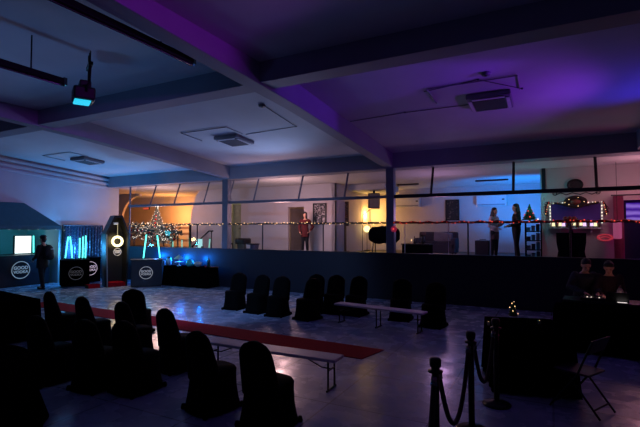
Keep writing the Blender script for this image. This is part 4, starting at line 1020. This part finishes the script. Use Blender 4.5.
def hand(wrist, d, side, pn):
    """palm, four unequal bent fingers and a thumb leaving the palm's side"""
    d = d.normalized(); n = pn.normalized(); w = d.cross(n).normalized() * side
    wrist = Vector(wrist); out = []
    palm = skin_mesh([wrist, wrist + d * .04, wrist + d * .085], [(0, 1), (1, 2)], [(.022, .018), (.036, .016), (.036, .014)], 1); out.append(palm)
    for k, L in enumerate((.070, .080, .074, .058)):
        b = wrist + d * .075 + w * (.027 - .018 * k)
        p1 = b + d * L * .5 + n * L * .12; p2 = p1 + d * L * .3 + n * L * .25; p3 = p2 + d * L * .16 + n * L * .22
        out.append(skin_mesh([b, p1, p2, p3], [(0, 1), (1, 2), (2, 3)], [.0095, .009, .0085, .0075], 1))
    b = wrist + d * .03 + w * .025; p1 = b + d * .03 + w * .028 + n * .01; p2 = p1 + d * .028 + w * .006 + n * .012
    out.append(skin_mesh([b, p1, p2], [(0, 1), (1, 2)], [.012, .0105, .0085], 1))
    return out
def person(label, loc, rz, h, J, top, legs, hair_parts, shoe, extra=None, top_len='waist', slim=1.0, skin=None):
    """J: joint positions for a figure 1.75 m tall facing local -Y; keys e/w (elbow, wrist), k/a (knee, ankle), per side L,R"""
    t = thing('person', label, 'person', loc, rz); s = h / 1.75
    V3 = lambda p: Vector(p) * s
    pel, spi, che, nek, hed = [V3(J[k]) for k in ('pelvis', 'spine', 'chest', 'neck', 'head')]
    arms, lg = {}, {}
    for sd, q in (('L', 1), ('R', -1)):
        arms[sd] = (che + V3((q * .165 * slim, 0, .085)), V3(J['e' + sd]), V3(J['w' + sd]))
        lg[sd] = (pel + V3((q * .088, 0, -.05)), V3(J['k' + sd]), V3(J['a' + sd]), V3(J['t' + sd]))
    def torso(o=0.0, lo=0, hi=9, drop=None):
        """elliptic sections along the spine; o is how much fuller the cloth is than the body"""
        st = [(pel + V3((0, 0, -.10)), .145, .095), (pel + V3((0, 0, -.03)), .168, .112), (pel + V3((0, 0, .04)), .160, .108), (spi, .135, .095), (spi.lerp(che, .6), .150, .105),
              (che + V3((0, 0, .02)), .162, .108), (che + V3((0, 0, .075)), .150, .092), (che + V3((0, 0, .115)), .095, .072), (nek, .056, .056), (nek.lerp(hed, .5), .052, .054)][lo:hi + 1]
        if drop: st = [(pel + V3((0, 0, -drop)), .175, .125)] + st
        mb = MB(); n = 28; mb.loft([[c + Vector((math.cos(2 * PI * k / n) * (rx * slim + o) * s, math.sin(2 * PI * k / n) * (ry + o) * s, 0)) for k in range(n)] for c, rx, ry in st])
        me = bpy.data.meshes.new('t'); bmesh.ops.recalc_face_normals(mb.bm, faces=mb.bm.faces); mb.bm.to_mesh(me); mb.bm.free(); return me
    def limb(pts, rad, o=0.0):
        mb = MB(); rr = [(r + o) * s for r in rad]; mb.tube(pts, rr, 14)
        for p, r in zip(pts, rr): mb.ball(p, r * .99, 12)
        me = bpy.data.meshes.new('l'); bmesh.ops.recalc_face_normals(mb.bm, faces=mb.bm.faces); mb.bm.to_mesh(me); mb.bm.free(); return me
    def arm(sd, u=1.0, o=0.0):
        sh, el, wr = arms[sd]; return limb([sh, sh.lerp(el, .45), el, el.lerp(wr, .35 * u), el.lerp(wr, u)], [.056, .049, .041, .041, .027 + .012 * (1 - u)], o)
    def leg(sd, u=1.0, o=0.0):
        hp, kn, an, toe = lg[sd]; return limb([hp, hp.lerp(kn, .4), kn, kn.lerp(an, .35 * u), kn.lerp(an, u)], [.090, .078, .056, .054, .037], o)
    ms = [torso()]
    for sd in 'LR':
        hp, kn, an, toe = lg[sd]; ms += [arm(sd), leg(sd), limb([an, toe], [.037, .03])]
    fd = V3(J.get('face', (0, -1, 0))).normalized(); up = (hed - nek).normalized(); rt = fd.cross(up).normalized(); fd = up.cross(rt).normalized()
    hp_ = lambda x, y, z: hed + (rt * x + fd * y + up * z) * s
    ms.append(blob([(hp_(0, 0, .02), tuple(v * s for v in (.076, .092, .105))), (hp_(0, .03, -.055), tuple(v * s for v in (.056, .062, .062))), (hp_(0, .10, -.015), tuple(v * s for v in (.014, .02, .026))), (hp_(.078, -.005, 0), tuple(v * s for v in (.014, .022, .032))), (hp_(-.078, -.005, 0), tuple(v * s for v in (.014, .022, .032)))]))
    for sd, q in (('L', 1), ('R', -1)):
        sh, el, wr = arms[sd]; d = wr - el
        ms += hand(wr, d, q, Vector(J.get('palm' + sd, (-q, 0, 0))))
    fuse('body', ms, .011, skin or M_skin, t)
    M_eye = mat('eye_dark', (20, 16, 14), .2)
    for q in (-1, 1): MB().ball(hp_(q * .030, .083, .012), .011 * s, 8).build('eye', M_eye, t, smooth=True)
    MB().ball(hp_(0, .086, -.060), (.024 * s, .010 * s, .008 * s), 8).build('mouth', mat('lips', (150, 74, 70), .4), t, smooth=True)
    fuse('hair', [blob([(hp_(*c), tuple(v * s for v in r)) for c, r in hair_parts])], .012, M_hair, t)
    # clothes follow the same joints, a little fuller
    fuse('top', [torso(.020, 1, 7, .24 if top_len == 'long' else None)] + [arm(sd, .93, .017) for sd in 'LR'], .012, top, t)
    fuse('trousers', [torso(.012, 0, 2)] + [leg(sd, .98, .014) for sd in 'LR'], .012, legs, t)
    for sd in 'LR':
        hp, kn, an, toe = lg[sd]; d = (toe - an); d.z = 0; d = d.normalized()
        z0 = min(an.z, toe.z) - .045 * s
        fuse('shoe', [skin_mesh([an + Vector((0, 0, .01)), an + Vector((0, 0, -.045 * s)), Vector((toe.x, toe.y, toe.z)), toe + d * .05 * s], [(0, 1), (1, 2), (2, 3)], [.048 * s, (.046 * s, .044 * s), (.045 * s, .036 * s), (.036 * s, .028 * s)], 2), blob([(an + d * -.03 * s + Vector((0, 0, -.05 * s)), (.04 * s, .045 * s, .035 * s))])], .011, shoe, t)
    if extra: extra(t, s, hp_, V3)
    return t
def stand(**k):
    J = dict(pelvis=(0, 0, .95), spine=(0, .005, 1.13), chest=(0, .01, 1.32), neck=(0, .005, 1.49), head=(0, -.015, 1.63),
             eL=(.26, .03, 1.13), wL=(.27, -.05, .89), eR=(-.26, .03, 1.13), wR=(-.27, -.05, .89),
             kL=(.10, -.02, .50), aL=(.105, .03, .085), tL=(.13, -.11, .04), kR=(-.10, -.02, .50), aR=(-.105, .03, .085), tR=(-.13, -.11, .04))
    J.update(k); return J
SHORT = [((0, -.025, .055), (.088, .098, .092)), ((0, -.05, .0), (.084, .07, .09))]
LONG = SHORT + [((0, -.075, -.08), (.092, .045, .12)), ((.05, -.075, -.20), (.06, .035, .12)), ((-.05, -.075, -.20), (.06, .035, .12)), ((.078, -.02, -.06), (.022, .05, .12)), ((-.078, -.02, -.06), (.022, .05, .12))]
M_coat = mat('dark_coat', (14, 15, 20), .9, scale=20); M_jean = mat('black_jeans', (16, 18, 26), .9, scale=20); M_shoe = mat('black_shoe', (10, 10, 12), .6)
M_dred = mat('dark_red_knit', (84, 22, 26), .9, scale=30); M_cream = mat('pale_top', (178, 172, 182), .9, scale=20); M_skirt = mat('brown_skirt', (84, 62, 66), .9, scale=20)
# person with backpack at the bar, seen from the back right
q = F(40.5, 289.0)
def backpack(t, s, hp_, V3):
    bp = fuse('backpack', [blob([(V3((0, .21, 1.22)), (.19 * s, .12 * s, .26 * s)), (V3((0, .27, 1.10)), (.15 * s, .10 * s, .14 * s))])], .014, mat('backpack_cloth', (18, 18, 24), .8), t)
    for x in (-.12, .12): MB().tube([V3((x, .15, 1.40)), V3((x, .03, 1.475)), V3((x, -.13, 1.38)), V3((x * 1.25, -.13, 1.15)), V3((x * 1.3, .1, 1.03))], .022).build('strap', M_black, bp, smooth=True)
    MB().box(V3((0, .335, 1.33)), (.16, .015, .02)).build('reflector', mat('pale_strip', (190, 195, 200), .4), bp)
person('person in dark coat with a backpack standing at the bar counter on the left', (q[0] + .1, q[1], 0), R(-68), 1.86,
       stand(wL=(.16, -.22, .98), eL=(.27, -.0, 1.13), kR=(-.12, -.10, .52), aR=(-.12, -.10, .085), tR=(-.14, -.25, .04), aL=(.11, .12, .085), tL=(.13, -.02, .04), kL=(.10, .03, .50)), M_coat, M_jean,
       SHORT + [((0, -.02, .10), (.10, .11, .07))], M_shoe, backpack, 'long', 1.22)
# woman in dark red by the door
def pos_on(px, Y): return (W(px, 240, Y)[0], Y, ZP)
person('person with long dark hair in a dark red top by the doorway, hand on hip', pos_on(305, 14.9), R(25), 1.62,
       stand(eL=(.34, .06, 1.14), wL=(.22, -.06, .98), eR=(-.25, .02, 1.12), wR=(-.20, -.16, .93), kL=(.08, -.02, .5), kR=(-.08, -.02, .5)), M_dred, M_jean, LONG, M_shoe, None, 'long', .9)
# two women talking near the blue glow
def skirt(t, s, hp_, V3):
    rings = []
    for z, rx, ry in ((1.02, .135, .105), (.93, .165, .125), (.80, .175, .135), (.66, .172, .14)):
        rings.append([(rx * math.cos(2 * PI * k / 28) * s, ry * math.sin(2 * PI * k / 28) * s, z * s) for k in range(28)])
    MB().loft(rings, cap=False).build('skirt', M_skirt, t, smooth=True)
person('person in a pale top and brownish short skirt standing left of the one in black', pos_on(494.5, 15.5), R(60), 1.66,
       stand(eL=(.25, .0, 1.13), wL=(.12, -.26, 1.22), eR=(-.24, .03, 1.12), wR=(-.16, -.2, 1.05), kL=(.075, -.02, .5), kR=(-.075, .03, .5)), M_cream, M_jean, LONG, M_shoe, skirt, 'waist', .85)
person('person all in black with long dark hair standing before the blue lit shelf', pos_on(516.5, 14.9), R(-70), 1.74,
       stand(eL=(.25, .02, 1.12), wL=(.18, -.2, 1.08), eR=(-.24, .02, 1.12), wR=(-.15, -.22, 1.06), kL=(.09, -.03, .5), kR=(-.09, .03, .5)), M_coat, M_jean, LONG, M_shoe, None, 'waist', .88)
# two people seated at the table on the right
def seat_pose(**k):
    J = dict(pelvis=(0, .05, .68), spine=(0, .03, .86), chest=(0, -.04, 1.05), neck=(0, -.09, 1.21), head=(0, -.16, 1.33),
             eL=(.22, -.16, .86), wL=(.12, -.40, .83), eR=(-.22, -.16, .86), wR=(-.12, -.40, .83),
             kL=(.12, -.36, .58), aL=(.12, -.34, .2), tL=(.13, -.47, .155), kR=(-.12, -.36, .58), aR=(-.12, -.34, .2), tR=(-.13, -.47, .155), face=(0, -.75, -.5), palmL=(0, 0, -1), palmR=(0, 0, -1))
    J.update(k); return J
Yd = 10.5
tab = thing('mixing_table', 'dark covered table with glowing gear in front of the two seated people', 'table', (1.16, Yd - .5, 0), R(-5))
MB().box((0, 0, .72), (1.9, .62, .04)).build('tabletop', M_black, tab); MB().box((0, -.295, .36), (1.9, .02, .70)).build('tablecloth', M_blkcloth, tab, bevel=.005)
for sx in (-1, 1):
    for sy in (-.26, .26): MB().cyl((sx * .9, sy, 0), (sx * .9, sy, .70), .02).build('leg', M_blkmetal, tab)
def folded_chair(lb, x, y, z=0):
    t = thing('plain_chair', lb, 'chair', (x, y, z), 0, 'chairs of the two seated people')
    MB().box((0, 0, .56), (.38, .38, .03)).build('seat', M_black, t, bevel=.01); MB().box((0, .21, .80), (.36, .03, .22)).build('backrest', M_black, t, bevel=.01)
    for sx in (-1, 1):
        for sy in (-1, 1): MB().cyl((sx * .18, sy * .18, 0), (sx * .17, sy * .17, .55), .014).build('leg', M_blkmetal, t)
        MB().cyl((sx * .16, .195, .54), (sx * .16, .195, .76), .012).build('back_post', M_blkmetal, t)
px1 = W(583.5, 265, Yd)[0]; px2 = W(609, 265, Yd)[0]
folded_chair('dark chair under the left of the two seated people', px1, Yd + .16); folded_chair('dark chair under the right of the two seated people', px2, Yd + .12)
person('person in a dark top leaning forward, left one of the seated two', (px1, Yd + .08, 0), R(14), 1.80, seat_pose(eR=(-.30, -.12, .90)), mat('grey_sleeve', (42, 42, 48), .9), M_jean, SHORT, M_shoe)
person('person in a dark red top looking down, right one of the seated two', (px2, Yd + .04, 0), R(-6), 1.76, seat_pose(), mat('dark_maroon', (40, 14, 18), .9), M_jean, SHORT + [((0, .03, .1), (.085, .06, .05))], M_shoe)
def table_item(px, name, label, cat, y=Yd - .55): return thing(name, label, cat, (W(px, 290, y)[0], y, .742), R(-5))
t = table_item(593, 'mixer', 'dark mixing deck with small white lights in front of the left seated person', 'mixer'); mxb = MB().box((0, 0, .03), (.42, .30, .05)).build('body', M_black, t, bevel=.008)
for k in range(6): MB().box((-.16 + .065 * k, -.05, .06), (.02, .06 if k % 2 else .03, .012)).build('fader', glow('led_white', (255, 235, 220), 1.0) if k in (1, 2, 4) else M_chrome, mxb)
for k in range(5): MB().cyl((-.15 + .075 * k, .08, .055), (-.15 + .075 * k, .08, .08), .016).build('knob', M_chrome, mxb)
t = table_item(617, 'laptop', 'open laptop with a red lit edge in front of the right seated person', 'laptop'); MB().box((0, 0, .012), (.36, .24, .02)).build('base', M_black, t, bevel=.004); MB().box((0, -.155, .10), (.36, .012, .19), (R(18), 0, 0)).build('screen_lid', M_black, t, bevel=.004); MB().box((0, -.145, .105), (.33, .004, .16), (R(18), 0, 0)).build('screen', glow('laptop_screen', (255, 190, 190), 2.2), t); MB().box((0, .02, .024), (.30, .12, .004)).build('keyboard', glow('red_keys', (255, 70, 80), .6), t)
t = table_item(622, 'phone', 'small phone with a bright white screen at the right of the laptop', 'phone', Yd - .74); MB().box((0, 0, .006), (.16, .075, .01)).build('body', M_black, t); MB().box((0, 0, .0125), (.15, .066, .003)).build('screen', glow('phone_white', (255, 240, 240), 1.0), t)
t = table_item(620, 'table_figurine', 'small grey carved lamp standing behind the laptop at the right', 'lamp', Yd - .33); MB().lathe([(.06, 0), (.05, .02), (.02, .05), (.05, .12), (.06, .18), (.02, .24)], seg=14).build('body', mat('grey_stone', (110, 106, 110), .5), t, smooth=True); MB().ball((0, 0, .26), .03, 8).build('finial', M_chrome, t)

# ================================================================== LIGHTS
w = bpy.data.worlds.new('world'); S.world = w; w.use_nodes = True
w.node_tree.nodes['Background'].inputs['Color'].default_value = lin((66, 74, 150)); w.node_tree.nodes['Background'].inputs['Strength'].default_value = .09
# stage colours at the left stalls
lamp('POINT', (-16.7, 10.75, 1.3), 85, (60, 165, 255), .12)
lamp('SPOT', (-15.7, 11.6, 1.2), 200, (80, 170, 250), .12, (-15.4, 9.8, 4.6), 140, .8)
lamp('POINT', (-17.9, 8.6, 1.9), 22, (40, 190, 220), .15)
lamp('POINT', (-12.6, 12.40, 1.0), 50, (10, 120, 255), .05)
lamp('POINT', (-13.9, 12.40, 1.05), 40, (10, 120, 255), .05)
lamp('POINT', (-11.6, 12.40, 1.0), 26, (10, 120, 255), .05)
lamp('POINT', fwd(c3, rz3, .1, 1.5, -.05), 22, (70, 190, 255), .06)
lamp('POINT', inb(.45, .03, 1.66), 24, (255, 225, 160), .1)
# the hanging stage lamp throws its light down the hall
lamp('SPOT', (fx, fy + .05, fz - .2), 900, (140, 180, 250), .12, (-9.3, 11.5, .5), 68, .6)
# added spots that brighten the bay ceilings; no fixtures belong to them
lamp('SPOT', (-7.5, 12.1, 2.45), 280, (140, 168, 220), .3, (-7.4, 8.2, 4.8), 104, .9)
lamp('SPOT', (-7.5, 2.5, 1.0), 95, (85, 145, 225), .3, (-7.0, 4.4, 5.0), 80, .9)
# purple wash from the right
lamp('SPOT', (1.75, 7.7, 4.2), 330, (125, 50, 255), .1, (-4.15, 7.5, 4.42), 27, .5)
lamp('SPOT', (1.62, 9.2, 3.1), 150, (140, 52, 235), .15, (-3.6, 8.8, 4.7), 110, .9)
lamp('SPOT', (1.78, 9.8, 3.4), 40, (50, 40, 255), .1, (1.15, 9.3, 4.7), 100, .9)
lamp('SPOT', (1.7, 3.0, 4.25), 450, (165, 40, 225), .15, (-4.2, 3.4, 4.85), 40, .6)
# rooms on the platform
lamp('POINT', (-8.6, 13.4, 2.7), 112, (255, 196, 196), .3)
lamp('POINT', (-15.2, 13.7, 2.7), 84, (255, 200, 190), .3)
lamp('POINT', (-18.0, 17.0, 2.8), 220, (255, 160, 78), .2)
lamp('POINT', (W(367, 229, 18.6)[0], 18.8, 2.75), 70, (255, 190, 95), .12)
lamp('POINT', ((d0 + d1) / 2, 17.3, 3.2), 14, (235, 230, 150), .1)
lamp('POINT', (e0 - .1, 17.2, 1.9), 14, (255, 190, 120), .1)
lamp('POINT', (-3.2, 14.6, 2.6), 55, (205, 150, 205), .3)  # added light to tint the lounge walls purple, without a fixture
lamp('SPOT', (-.75, 16.6, 1.4), 700, (5, 140, 255), .1, (-1.1, 18.3, 3.7), 110, .9)
lamp('POINT', (2.0, 13.6, 3.2), 26, (255, 175, 190), .3)
lamp('POINT', (3.6, 16.2, 3.2), 60, (130, 40, 255), .1)
lamp('POINT', (3.0, 13.9, 1.8), 20, (255, 45, 160), .1)
lamp('POINT', (XM - .12, 14.15, 3.0), 9, (20, 215, 225), .04)  # added light for a teal tint on the shelf rack, without a fixture
